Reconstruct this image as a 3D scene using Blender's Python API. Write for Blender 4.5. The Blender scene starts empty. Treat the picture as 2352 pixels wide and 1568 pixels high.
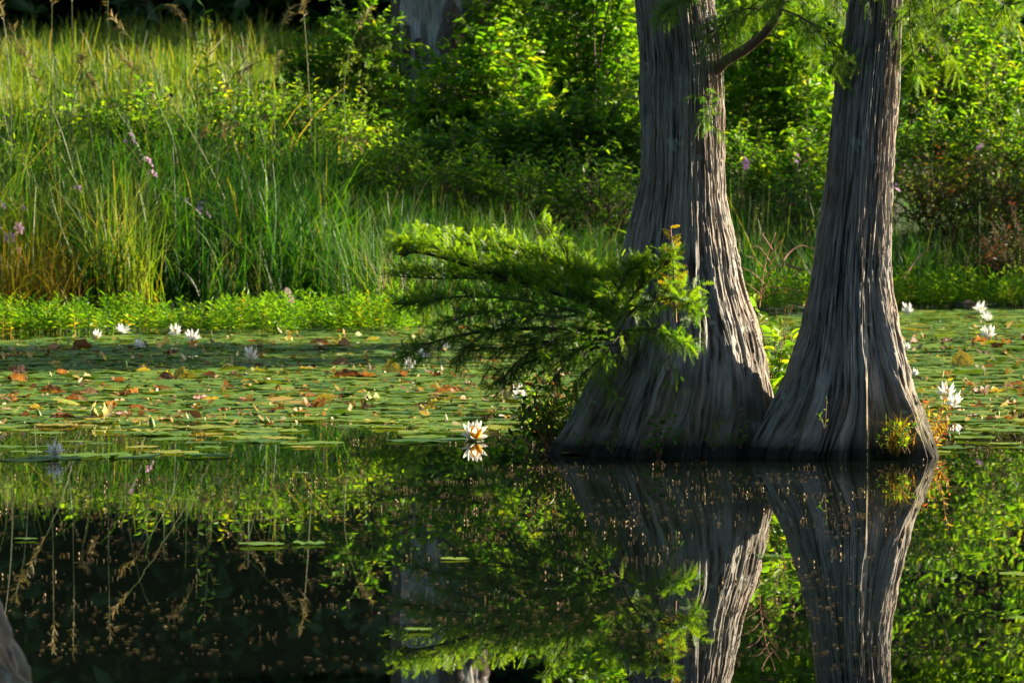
import bpy, math
import numpy as np
from mathutils import Vector

# ------------------------------------------------------------------ camera, sky, sun, exposure
sc = bpy.context.scene
F = 13020.0                 # focal length in pixels of a 2352 px wide frame
CAMH = 1.7
PITCH = math.atan((784 - 333) / F)
cam_d = bpy.data.cameras.new('camera'); cam = bpy.data.objects.new('camera', cam_d)
sc.collection.objects.link(cam); sc.camera = cam
cam.location = (0, 0, CAMH); cam.rotation_euler = (math.pi / 2 - PITCH, 0, 0)
cam_d.sensor_width = 36; cam_d.lens = 36 * F / 2352
cam_d.clip_start = 0.5; cam_d.clip_end = 3000
cam_d.dof.use_dof = True; cam_d.dof.focus_distance = 31.3; cam_d.dof.aperture_fstop = 10.0

SUN_EL, SUN_AZ = math.radians(18), math.radians(71)      # azimuth from +Y (away from camera) towards +X (right)
sun_dir = Vector((math.sin(SUN_AZ) * math.cos(SUN_EL), math.cos(SUN_AZ) * math.cos(SUN_EL), math.sin(SUN_EL)))
world = bpy.data.worlds.new('World'); sc.world = world; world.use_nodes = True
wn = world.node_tree; bg = wn.nodes['Background']
sky = wn.nodes.new('ShaderNodeTexSky'); sky.sky_type = 'NISHITA'; sky.sun_disc = False
sky.sun_elevation = SUN_EL; sky.sun_rotation = SUN_AZ
wn.links.new(sky.outputs[0], bg.inputs[0]); bg.inputs[1].default_value = 0.05
sl = bpy.data.lights.new('sun', 'SUN'); sl.energy = 5.0; sl.angle = math.radians(0.6); sl.color = (1.0, 0.86, 0.64)
so = bpy.data.objects.new('sun', sl); sc.collection.objects.link(so)
so.rotation_euler = sun_dir.to_track_quat('Z', 'Y').to_euler(); so.location = (30, 40, 40)
vs = sc.view_settings
vs.view_transform = 'Standard'; vs.look = 'None'; vs.gamma = 1; vs.use_curve_mapping = False; vs.exposure = 2.05
sc.cycles.use_denoising = True
sc.cycles.max_bounces = 8; sc.cycles.transparent_max_bounces = 4
sc.cycles.caustics_reflective = False; sc.cycles.caustics_refractive = False

# ------------------------------------------------------------------ helpers
RNG = np.random.default_rng(11)
COL = sc.collection
Z = np.array([0., 0., 1.])

def P(x, y, d):
    """point at depth d (world Y) seen at photo pixel x, y (2352 x 1568)"""
    cx, cy = (x - 1176) / F, (784 - y) / F
    dy = math.cos(PITCH) + cy * math.sin(PITCH); dz = -math.sin(PITCH) + cy * math.cos(PITCH)
    t = d / dy
    return np.array([cx * t, d, CAMH + dz * t])

def water_depth(y):
    cy = (784 - y) / F
    dy = math.cos(PITCH) + cy * math.sin(PITCH); dz = -math.sin(PITCH) + cy * math.cos(PITCH)
    return -CAMH / dz * dy

def Wp(x, y, z=0.0):
    p = P(x, y, water_depth(y)); p[2] = z
    return p

def nrm(v):
    return v / np.maximum(np.linalg.norm(v, axis=-1, keepdims=True), 1e-9)

class Acc:
    def __init__(s): s.v = []; s.q = []; s.t = []; s.r = []; s.n = 0
    def add(s, v, quads=None, tris=None, rnd=0.5):
        v = np.asarray(v, dtype=np.float64).reshape(-1, 3)
        if quads is not None and len(quads): s.q.append(np.asarray(quads).reshape(-1, 4) + s.n)
        if tris is not None and len(tris): s.t.append(np.asarray(tris).reshape(-1, 3) + s.n)
        s.v.append(v); s.r.append(np.broadcast_to(np.asarray(rnd, dtype=np.float64).reshape(-1), (len(v),)) if np.ndim(rnd) else np.full(len(v), rnd))
        s.n += len(v)
    def mesh(s, name, mat, smooth=True, origin=(0, 0, 0), extra=None):
        v = np.concatenate(s.v) - np.asarray(origin)
        q = np.concatenate(s.q) if s.q else np.zeros((0, 4), int)
        t = np.concatenate(s.t) if s.t else np.zeros((0, 3), int)
        me = bpy.data.meshes.new(name)
        me.vertices.add(len(v)); me.vertices.foreach_set('co', v.astype(np.float32).ravel())
        loops = np.concatenate([q.ravel(), t.ravel()]).astype(np.int32)
        me.loops.add(len(loops)); me.loops.foreach_set('vertex_index', loops)
        starts = np.concatenate([np.arange(len(q)) * 4, len(q) * 4 + np.arange(len(t)) * 3]).astype(np.int32)
        me.polygons.add(len(starts)); me.polygons.foreach_set('loop_start', starts)
        if smooth: me.polygons.foreach_set('use_smooth', np.ones(len(starts), dtype=bool))
        a = me.attributes.new('rnd', 'FLOAT', 'POINT')
        a.data.foreach_set('value', np.concatenate(s.r).astype(np.float32))
        if extra:
            for k, arr in extra.items():
                a = me.attributes.new(k, 'FLOAT_VECTOR', 'POINT'); a.data.foreach_set('vector', arr.astype(np.float32).ravel())
        me.update(calc_edges=True)
        if mat: me.materials.append(mat)
        return me

def link(name, me, parent=None, loc=(0, 0, 0)):
    o = bpy.data.objects.new(name, me); COL.objects.link(o); o.location = tuple(loc)
    if parent: o.parent = parent
    return o

def tag(o, label=None, cat=None, group=None, kind=None):
    if label: o['label'] = label
    if cat: o['category'] = cat
    if group: o['group'] = group
    if kind: o['kind'] = kind
    return o

def empty(name, loc):
    o = bpy.data.objects.new(name, None); COL.objects.link(o); o.location = tuple(loc); o.empty_display_size = 0.1
    return o

def part(name, acc, mat, parent, origin, kind=None, smooth=True):
    """a child mesh whose coordinates were written in world space"""
    o = link(name, acc.mesh(name, mat, smooth, origin), parent)
    if kind: o['kind'] = kind
    return o

# ---- geometry batches
def leaves(A, pos, d, n, L, w, rnd, bend=0.25):
    pos = np.asarray(pos); N = len(pos)
    d = nrm(np.asarray(d)); s = nrm(np.cross(n, d)); n = np.cross(d, s)
    L = np.broadcast_to(L, (N,))[:, None]; w = np.broadcast_to(w, (N,))[:, None]
    b = np.broadcast_to(bend, (N,))[:, None]
    base = pos; tip = pos + d * L - n * L * b
    f = 0.22
    l1 = pos + d * L * .33 + s * w * .5 + n * w * f - n * L * b * .11
    l2 = pos + d * L * .68 + s * w * .38 + n * w * f * .8 - n * L * b * .46
    r1 = l1 - s * w; r2 = l2 - s * w * .76
    v = np.stack([base, tip, l1, l2, r1, r2], 1)
    i = np.arange(N)[:, None] * 6
    q = np.concatenate([i + [0, 1, 3, 2], i + [0, 4, 5, 1]])
    A.add(v, quads=q, rnd=np.repeat(np.broadcast_to(rnd, (N,)), 6))

def blades(A, base, h, az, lean, curve, w, rnd, K=4, droop=0.4, twist=None):
    base = np.asarray(base); N = len(base)
    t = np.linspace(0, 1, K + 1)[None, :]
    h = np.broadcast_to(h, (N,))[:, None]; lean = np.broadcast_to(lean, (N,))[:, None]; curve = np.broadcast_to(curve, (N,))[:, None]
    w = np.broadcast_to(w, (N,))[:, None]
    hor = h * (lean * t + curve * t ** 2)
    ver = h * (t - droop * np.abs(curve) * t ** 3)
    ca, sa = np.cos(az)[:, None], np.sin(az)[:, None]
    c = np.stack([base[:, 0:1] + hor * ca, base[:, 1:2] + hor * sa, base[:, 2:3] + ver], -1)
    tw = az + np.pi / 2 if twist is None else twist
    sv = np.stack([np.cos(tw), np.sin(tw), 0 * tw], -1)[:, None, :]
    ww = (w * np.maximum(1 - t, 0.04) ** 0.6 * .5)[..., None]
    v = np.stack([c - sv * ww, c + sv * ww], 2)     # N,K+1,2,3
    m = 2 * (K + 1)
    k = np.arange(K)[None, :, None] * 2
    q = np.arange(N)[:, None, None] * m + k + np.array([0, 1, 3, 2])[None, None, :]
    A.add(v, quads=q, rnd=np.repeat(np.broadcast_to(rnd, (N,)), m))

def sticks(A, p0, p1, r0, r1, rnd=0.5, sides=4):
    p0 = np.asarray(p0, float).reshape(-1, 3); p1 = np.asarray(p1, float).reshape(-1, 3); N = len(p0)
    d = nrm(p1 - p0)
    ref = np.where(np.abs(d[:, 2:3]) > .8, np.array([[1., 0, 0]]), Z[None])
    a = nrm(np.cross(d, ref)); b = np.cross(d, a)
    an = np.arange(sides) * 2 * np.pi / sides
    ring = a[:, None] * np.cos(an)[None, :, None] + b[:, None] * np.sin(an)[None, :, None]
    r0 = np.broadcast_to(r0, (N,))[:, None, None]; r1 = np.broadcast_to(r1, (N,))[:, None, None]
    v = np.concatenate([p0[:, None] + ring * r0, p1[:, None] + ring * r1], 1)
    j = np.arange(sides); jn = (j + 1) % sides
    q = np.arange(N)[:, None, None] * 2 * sides + np.stack([j, jn, jn + sides, j + sides], -1)[None]
    A.add(v, quads=q, rnd=np.repeat(np.broadcast_to(rnd, (N,)), 2 * sides))

def spline(pts, n):
    pts = np.asarray(pts, float); k = len(pts)
    if k < 3:
        t = np.linspace(0, 1, n)[:, None]; return pts[0] + (pts[-1] - pts[0]) * t
    e = np.vstack([2 * pts[0] - pts[1], pts, 2 * pts[-1] - pts[-2]])
    u = np.linspace(0, k - 1 - 1e-6, n); i = u.astype(int); f = (u - i)[:, None]
    a, b, c, d = e[i], e[i + 1], e[i + 2], e[i + 3]
    return .5 * (2 * b + (c - a) * f + (2 * a - 5 * b + 4 * c - d) * f ** 2 + (3 * b - a - 3 * c + d) * f ** 3)

def tube(A, pts, radii, sides=8, rnd=0.5, bump=0.0, rng=RNG):
    pts = np.asarray(pts, float); n = len(pts)
    radii = np.broadcast_to(radii, (n,)) if np.ndim(radii) else np.full(n, radii)
    tan = nrm(np.gradient(pts, axis=0))
    ref = np.array([0.3, 1., 0.2]); a = nrm(np.cross(tan, ref)); b = np.cross(tan, a)
    an = np.arange(sides) * 2 * np.pi / sides
    rr = radii[:, None] * (1 + bump * rng.standard_normal((n, sides)))
    v = pts[:, None] + (a[:, None] * np.cos(an)[None, :, None] + b[:, None] * np.sin(an)[None, :, None]) * rr[..., None]
    j = np.arange(sides); jn = (j + 1) % sides
    q = np.arange(n - 1)[:, None, None] * sides + np.stack([j, jn, jn + sides, j + sides], -1)[None]
    v = np.concatenate([v.reshape(-1, 3), pts[-1:]]); k = (n - 1) * sides
    A.add(v, quads=q, tris=np.stack([k + j, k + jn, np.full(sides, n * sides)], -1), rnd=rnd)

_TAB = {}
def vnoise(u, v, seed, pu=None):
    M = 256
    if (seed, pu) not in _TAB: _TAB[seed, pu] = np.random.default_rng(seed).random((pu if pu else M, M))
    tab = _TAB[seed, pu]
    iu = np.floor(u).astype(int); iv = np.floor(v).astype(int)
    fu = u - iu; fv = v - iv
    fu = fu * fu * (3 - 2 * fu); fv = fv * fv * (3 - 2 * fv)
    n = tab.shape[0]
    a = tab[iu % n, iv % M]; b = tab[(iu + 1) % n, iv % M]; c = tab[iu % n, (iv + 1) % M]; d = tab[(iu + 1) % n, (iv + 1) % M]
    return (a * (1 - fu) + b * fu) * (1 - fv) + (c * (1 - fu) + d * fu) * fv

# ------------------------------------------------------------------ materials
def newmat(name):
    m = bpy.data.materials.new(name); m.use_nodes = True
    nt = m.node_tree; return m, nt, nt.nodes['Principled BSDF'], nt.nodes['Material Output']

def ramp(nt, fac, stops):
    r = nt.nodes.new('ShaderNodeValToRGB'); cr = r.color_ramp
    while len(cr.elements) < len(stops): cr.elements.new(0.5)
    for e, (p, c) in zip(cr.elements, stops): e.position = p; e.color = (*c, 1)
    nt.links.new(fac, r.inputs[0]); return r.outputs[0]

def leafmat(name, stops, transl=0.45, tcol=(1.5, 1.35, 0.5), rough=0.45, spec=0.35, src='attr', noise=0.0):
    m, nt, b, out = newmat(name)
    if src == 'attr':
        a = nt.nodes.new('ShaderNodeAttribute'); a.attribute_name = 'rnd'; f = a.outputs['Fac']
    else:
        f = nt.nodes.new('ShaderNodeObjectInfo').outputs['Random']
    if noise:
        nz = nt.nodes.new('ShaderNodeTexNoise'); nz.inputs['Scale'].default_value = noise
        g = nt.nodes.new('ShaderNodeNewGeometry'); nt.links.new(g.outputs['Position'], nz.inputs['Vector'])
        mm = nt.nodes.new('ShaderNodeMath'); mm.operation = 'MULTIPLY_ADD'
        nt.links.new(nz.outputs[0], mm.inputs[0]); mm.inputs[1].default_value = 0.8
        ma = nt.nodes.new('ShaderNodeMath'); ma.operation = 'SUBTRACT'; nt.links.new(f, ma.inputs[0]); ma.inputs[1].default_value = 0.4
        nt.links.new(ma.outputs[0], mm.inputs[2]); f = mm.outputs[0]
    col = ramp(nt, f, stops)
    nt.links.new(col, b.inputs['Base Color']); b.inputs['Roughness'].default_value = rough
    b.inputs['Specular IOR Level'].default_value = spec
    if transl > 0:
        mul = nt.nodes.new('ShaderNodeVectorMath'); mul.operation = 'MULTIPLY'
        nt.links.new(col, mul.inputs[0]); mul.inputs[1].default_value = tcol
        tr = nt.nodes.new('ShaderNodeBsdfTranslucent'); nt.links.new(mul.outputs[0], tr.inputs[0])
        mx = nt.nodes.new('ShaderNodeMixShader'); mx.inputs[0].default_value = transl
        nt.links.new(b.outputs[0], mx.inputs[1]); nt.links.new(tr.outputs[0], mx.inputs[2])
        nt.links.new(mx.outputs[0], out.inputs[0])
    return m

G = leafmat
M = {}
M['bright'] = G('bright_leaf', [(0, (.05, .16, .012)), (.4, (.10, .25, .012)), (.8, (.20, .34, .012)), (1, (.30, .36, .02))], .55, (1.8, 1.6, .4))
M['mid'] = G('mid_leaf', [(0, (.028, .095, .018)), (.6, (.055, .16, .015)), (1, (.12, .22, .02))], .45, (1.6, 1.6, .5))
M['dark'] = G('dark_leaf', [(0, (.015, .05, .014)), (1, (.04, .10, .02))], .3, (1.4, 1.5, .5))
M['weed'] = G('weed_leaf', [(0, (.05, .11, .018)), (.5, (.11, .17, .018)), (.72, (.24, .22, .02)), (.86, (.36, .16, .03)), (1, (.30, .07, .03))], .45, (1.5, 1.4, .5))
M['redweed'] = G('red_weed_leaf', [(0, (.04, .07, .02)), (.4, (.10, .10, .03)), (.7, (.16, .06, .03)), (1, (.22, .05, .03))], .35, (1.5, 1.3, .6))
M['orange'] = G('orange_leaf', [(0, (.10, .18, .02)), (.4, (.26, .25, .02)), (.75, (.36, .16, .03)), (1, (.34, .06, .03))], .5, (1.4, 1.3, .6))
M['grass'] = G('grass_blade', [(0, (.010, .055, .012)), (.4, (.028, .115, .011)), (.78, (.085, .20, .013)), (.95, (.19, .24, .03)), (1, (.26, .21, .08))], .5, (1.7, 1.6, .4), noise=.55)
M['meadow'] = G('meadow_grass', [(0, (.035, .095, .012)), (.45, (.095, .18, .012)), (.8, (.20, .25, .02)), (1, (.34, .27, .07))], .5, (1.5, 1.4, .4), noise=.35)
M['goldgrass'] = G('golden_grass', [(0, (.10, .18, .015)), (.45, (.24, .25, .015)), (.8, (.36, .24, .03)), (1, (.38, .15, .04))], .5, (1.4, 1.2, .4))
M['straw'] = G('straw', [(0, (.20, .19, .07)), (.6, (.32, .27, .12)), (1, (.34, .22, .12))], .35, (1.3, 1.2, .7))
M['stalk'] = G('green_stalk', [(0, (.07, .13, .03)), (1, (.20, .22, .06))], .3)
M['primrose'] = G('marginal_leaf', [(0, (.06, .18, .012)), (.45, (.13, .30, .012)), (.85, (.24, .38, .015)), (1, (.42, .32, .03))], .5, (1.7, 1.5, .4))
M['cypress'] = G('cypress_needles', [(0, (.035, .13, .018)), (.5, (.085, .22, .014)), (1, (.19, .33, .016))], .55, (1.9, 1.6, .4))
M['cypress_gold'] = G('cypress_gold_needles', [(0, (.3, .28, .02)), (1, (.5, .36, .03))], .5, (1.4, 1.3, .5))
M['milfoil'] = G('water_milfoil', [(0, (.06, .04, .025)), (.5, (.15, .105, .06)), (.8, (.20, .18, .08)), (1, (.45, .34, .20))], .2, (1.2, 1.1, .8), rough=.8, spec=.1)
M['twig'] = G('twig_bark', [(0, (.05, .035, .022)), (1, (.16, .11, .07))], 0, rough=.8)
M['redtwig'] = G('red_twig', [(0, (.16, .07, .04)), (1, (.30, .15, .10))], 0, rough=.7)
M['petal'] = G('lily_petal', [(0, (.80, .82, .80)), (1, (.86, .86, .82))], .35, (1, 1, .97), rough=.4)
M['stamen'] = G('lily_stamen', [(0, (.75, .42, .01)), (1, (.85, .55, .02))], .3, (1.1, 1, .5))
M['bud'] = G('lily_bud', [(0, (.10, .20, .04)), (1, (.2, .3, .08))], .2)
M['pink'] = G('pink_flower', [(0, (.55, .32, .62)), (1, (.78, .50, .70))], .4, (1.1, 1, 1.1))
M['cone'] = G('cypress_cone', [(0, (.06, .12, .03)), (1, (.16, .22, .06))], 0, rough=.7, src='obj')
M['litter'] = G('leaf_litter', [(0, (.07, .04, .02)), (.4, (.22, .13, .05)), (.7, (.32, .27, .10)), (1, (.52, .44, .28))], .3, (1.3, 1.1, .6))
M['navy'] = G('blue_black_bud', [(0, (.006, .012, .04)), (1, (.01, .02, .06))], 0, rough=.5)

def padmat(name, stops, src, transl=.25):
    m = leafmat(name, stops, transl, (1.5, 1.4, .5), rough=.5, spec=.22, src=src)
    return m
PADS = [(0, (.06, .15, .03)), (.45, (.14, .26, .03)), (.8, (.24, .33, .035)), (.93, (.36, .35, .05)), (1, (.40, .28, .06))]
M['pad'] = padmat('lily_pad_green', PADS, 'obj'); M['padstuff'] = padmat('lily_pad_mass', PADS, 'attr')

def witheredmat(name, stops, transl):
    m, nt, b, out = newmat(name)
    tc = nt.nodes.new('ShaderNodeTexCoord'); nz = nt.nodes.new('ShaderNodeTexNoise'); nz.inputs['Scale'].default_value = 14; nz.inputs['Detail'].default_value = 4
    nt.links.new(tc.outputs['Object'], nz.inputs['Vector'])
    oi = nt.nodes.new('ShaderNodeObjectInfo'); ad = nt.nodes.new('ShaderNodeMath'); ad.operation = 'MULTIPLY_ADD'
    nt.links.new(oi.outputs['Random'], ad.inputs[0]); ad.inputs[1].default_value = .5
    sb = nt.nodes.new('ShaderNodeMath'); sb.operation = 'SUBTRACT'; nt.links.new(nz.outputs[0], sb.inputs[0]); sb.inputs[1].default_value = .25
    nt.links.new(sb.outputs[0], ad.inputs[2])
    col = ramp(nt, ad.outputs[0], stops); nt.links.new(col, b.inputs['Base Color']); b.inputs['Roughness'].default_value = .6
    tr = nt.nodes.new('ShaderNodeBsdfTranslucent'); mul = nt.nodes.new('ShaderNodeVectorMath'); mul.operation = 'MULTIPLY'; mul.inputs[1].default_value = (1.6, 1.2, .6)
    nt.links.new(col, mul.inputs[0]); nt.links.new(mul.outputs[0], tr.inputs[0])
    mx = nt.nodes.new('ShaderNodeMixShader'); mx.inputs[0].default_value = transl
    nt.links.new(b.outputs[0], mx.inputs[1]); nt.links.new(tr.outputs[0], mx.inputs[2]); nt.links.new(mx.outputs[0], out.inputs[0])
    return m
M['wither'] = witheredmat('withered_pad', [(.1, (.06, .035, .02)), (.45, (.16, .075, .03)), (.65, (.30, .16, .05)), (.9, (.45, .34, .19))], .3)
M['yellowpad'] = witheredmat('yellow_pad', [(.1, (.10, .18, .03)), (.5, (.24, .27, .04)), (.9, (.38, .30, .07))], .35)

def barkmat(name, light, dark, warm, lichen=True, wet=True):
    m, nt, b, out = newmat(name); N = nt.nodes.new; L = nt.links.new
    at = N('ShaderNodeAttribute'); at.attribute_name = 'bark'
    def noise(scale, det, mul):
        mp = N('ShaderNodeVectorMath'); mp.operation = 'MULTIPLY'; L(at.outputs['Vector'], mp.inputs[0]); mp.inputs[1].default_value = mul
        n = N('ShaderNodeTexNoise'); n.inputs['Scale'].default_value = scale; n.inputs['Detail'].default_value = det; n.inputs['Roughness'].default_value = .65
        L(mp.outputs[0], n.inputs['Vector']); return n.outputs[0]
    n1 = noise(46, 6, (1, 1, .055)); n2 = noise(2.0, 3, (1, 1, .7)); n3 = noise(110, 5, (1, 1, .28)); n4 = noise(9, 6, (1, 1, 1))
    c1 = ramp(nt, n1, [(.40, dark), (.49, tuple(.6 * a + .4 * b_ for a, b_ in zip(light, dark))), (.60, light)])
    mx = N('ShaderNodeMix'); mx.data_type = 'RGBA'; L(c1, mx.inputs[6]); mx.inputs[7].default_value = (*warm, 1)
    f = ramp(nt, n2, [(.42, (0, 0, 0)), (.66, (.65, .65, .65))]); L(f, mx.inputs[0]); col = mx.outputs[2]
    if lichen:
        m2 = N('ShaderNodeMix'); m2.data_type = 'RGBA'; L(col, m2.inputs[6]); m2.inputs[7].default_value = (.42, .48, .42, 1)
        f2 = ramp(nt, n4, [(.62, (0, 0, 0)), (.67, (.7, .7, .7))]); L(f2, m2.inputs[0]); col = m2.outputs[2]
    if wet:      # moss and algae low on the flare, in patches
        sx0 = N('ShaderNodeSeparateXYZ'); g0 = N('ShaderNodeNewGeometry'); L(g0.outputs['Position'], sx0.inputs[0])
        nm = noise(4, 6, (1, 1, .5)); mm = N('ShaderNodeMath'); mm.operation = 'MULTIPLY_ADD'; L(sx0.outputs[2], mm.inputs[0]); mm.inputs[1].default_value = -.35; L(nm, mm.inputs[2])
        f4 = ramp(nt, mm.outputs[0], [(.36, (0, 0, 0)), (.56, (.75, .75, .75))]); m4 = N('ShaderNodeMix'); m4.data_type = 'RGBA'; L(col, m4.inputs[6]); m4.inputs[7].default_value = (.075, .075, .035, 1); L(f4, m4.inputs[0]); col = m4.outputs[2]
    if wet:      # water-stained band, darkened also for shadow at the waterline; ragged upper edge
        sx = N('ShaderNodeSeparateXYZ'); g = N('ShaderNodeNewGeometry'); L(g.outputs['Position'], sx.inputs[0])
        nw = noise(5, 5, (1, 1, 1)); pw = N('ShaderNodeMath'); pw.operation = 'MULTIPLY'; L(nw, pw.inputs[0]); L(n1, pw.inputs[1])
        am = N('ShaderNodeMath'); am.operation = 'MULTIPLY_ADD'; L(pw.outputs[0], am.inputs[0]); am.inputs[1].default_value = -.20; L(sx.outputs[2], am.inputs[2])
        f3 = ramp(nt, am.outputs[0], [(0.0, (1, 1, 1)), (.02, (.55, .55, .55)), (.07, (0, 0, 0))])
        m3 = N('ShaderNodeMix'); m3.data_type = 'RGBA'; L(col, m3.inputs[6]); m3.inputs[7].default_value = (.028, .026, .018, 1); L(f3, m3.inputs[0]); col = m3.outputs[2]
    L(col, b.inputs['Base Color']); b.inputs['Roughness'].default_value = .85; b.inputs['Specular IOR Level'].default_value = .25
    bp = N('ShaderNodeBump'); bp.inputs['Strength'].default_value = .9; bp.inputs['Distance'].default_value = .012
    ad = N('ShaderNodeMath'); L(n1, ad.inputs[0]); ms = N('ShaderNodeMath'); ms.operation = 'MULTIPLY'; L(n3, ms.inputs[0]); ms.inputs[1].default_value = .8; L(ms.outputs[0], ad.inputs[1])
    L(ad.outputs[0], bp.inputs['Height']); L(bp.outputs[0], b.inputs['Normal'])
    return m
M['bark'] = barkmat('cypress_bark', (.34, .325, .295), (.045, .038, .030), (.30, .215, .155))
M['snag'] = barkmat('snag_wood', (.44, .45, .43), (.14, .13, .12), (.24, .22, .20), False, False)
M['snagbark'] = barkmat('snag_bark', (.16, .13, .11), (.05, .04, .035), (.20, .13, .10), False, False)

def groundmat():
    m, nt, b, out = newmat('bank_soil'); nz = nt.nodes.new('ShaderNodeTexNoise'); nz.inputs['Scale'].default_value = 1.2; nz.inputs['Detail'].default_value = 8
    g = nt.nodes.new('ShaderNodeNewGeometry'); nt.links.new(g.outputs['Position'], nz.inputs['Vector'])
    c = ramp(nt, nz.outputs[0], [(.3, (.018, .022, .010)), (.6, (.035, .05, .016)), (.8, (.07, .06, .03))])
    nt.links.new(c, b.inputs['Base Color']); b.inputs['Roughness'].default_value = .95
    return m
M['soil'] = groundmat()

def watermat():
    m, nt, b, out = newmat('pond_water'); N = nt.nodes.new; L = nt.links.new
    b.inputs['Base Color'].default_value = (.004, .007, .005, 1); b.inputs['Roughness'].default_value = .0; b.inputs['IOR'].default_value = 1.33
    b.inputs['Specular IOR Level'].default_value = .5
    g = N('ShaderNodeNewGeometry')
    def wave(scale, mul, amp, det):
        mp = N('ShaderNodeVectorMath'); mp.operation = 'MULTIPLY'; L(g.outputs['Position'], mp.inputs[0]); mp.inputs[1].default_value = mul
        n = N('ShaderNodeTexNoise'); n.inputs['Scale'].default_value = scale; n.inputs['Detail'].default_value = det; L(mp.outputs[0], n.inputs['Vector'])
        s = N('ShaderNodeVectorMath'); s.operation = 'SUBTRACT'; L(n.outputs['Color'], s.inputs[0]); s.inputs[1].default_value = (.5, .5, .5)
        k = N('ShaderNodeVectorMath'); k.operation = 'MULTIPLY'; L(s.outputs[0], k.inputs[0]); k.inputs[1].default_value = amp; return k.outputs[0]
    w1 = wave(2.2, (.22, 1, 1), (.0004, .0013, 0), 1.0); w2 = wave(11, (.25, 1, 1), (.0002, .0007, 0), 1.5)
    # breeze patches: ripples come and go over the pond
    pn = N('ShaderNodeTexNoise'); pn.inputs['Scale'].default_value = .5; pm = N('ShaderNodeVectorMath'); pm.operation = 'MULTIPLY'; L(g.outputs['Position'], pm.inputs[0]); pm.inputs[1].default_value = (.25, 1, 1); L(pm.outputs[0], pn.inputs['Vector'])
    pr = ramp(nt, pn.outputs[0], [(.4, (.35, .35, .35)), (.65, (1.0, 1.0, 1.0))])
    w3 = N('ShaderNodeVectorMath'); w3.operation = 'MULTIPLY'; L(w2, w3.inputs[0]); L(pr, w3.inputs[1])
    a = N('ShaderNodeVectorMath'); a.operation = 'ADD'; L(w1, a.inputs[0]); L(w3.outputs[0], a.inputs[1])
    a2 = N('ShaderNodeVectorMath'); a2.operation = 'ADD'; L(a.outputs[0], a2.inputs[0]); a2.inputs[1].default_value = (0, 0, 1)
    nn = N('ShaderNodeVectorMath'); nn.operation = 'NORMALIZE'; L(a2.outputs[0], nn.inputs[0]); L(nn.outputs[0], b.inputs['Normal'])
    return m
M['water'] = watermat()

# ------------------------------------------------------------------ setting: terrain and water
def dshore(X):
    return 53.0 + np.interp(X, [-1, 2.0, 4.5], [0, 4.5, 6.5]) + .25 * np.sin(X * 2.1) + .15 * np.sin(X * 5.3 + 1)
GS = np.array([-60, -8, -2, 0, 1, 4, 9, 17, 27, 42, 80, 200, 1000]); GZ = np.array([-1.2, -.8, -.35, -.01, .12, .5, 1.05, 1.95, 2.75, 3.1, 3.6, 8, 26])
def ground(X, Y):
    return np.interp(Y - dshore(X), GS, GZ) + .06 * np.sin(X * 1.3 + Y * .7) * np.clip((Y - dshore(X)) / 4, 0, 1)

def build_setting():
    xs = np.concatenate([[-900, -400, -150, -70, -40, -25], np.linspace(-16, 16, 70), [25, 40, 70, 150, 400, 900]])
    ys = np.concatenate([[-300, -60, -10, 10, 30], np.linspace(48, 66, 50), np.linspace(68, 100, 24), [110, 125, 150, 200, 300, 500, 1000]])
    XX, YY = np.meshgrid(xs, ys); ZZ = ground(XX, YY)
    A = Acc(); nx, ny = len(xs), len(ys)
    i, j = np.meshgrid(np.arange(nx - 1), np.arange(ny - 1)); k = j * nx + i
    A.add(np.stack([XX, YY, ZZ], -1), quads=np.stack([k, k + 1, k + nx + 1, k + nx], -1))
    tag(link('bank_terrain', A.mesh('bank_terrain', M['soil'])), 'grassy bank rising from the far side of the pond', kind='structure')
    A = Acc(); A.add([[-900, -300, 0], [900, -300, 0], [900, 62, 0], [-900, 62, 0]], quads=[[0, 1, 2, 3]])
    tag(link('pond_water', A.mesh('pond_water', M['water'], False)), 'still dark pond water mirroring the bank', kind='structure')
build_setting()

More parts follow.
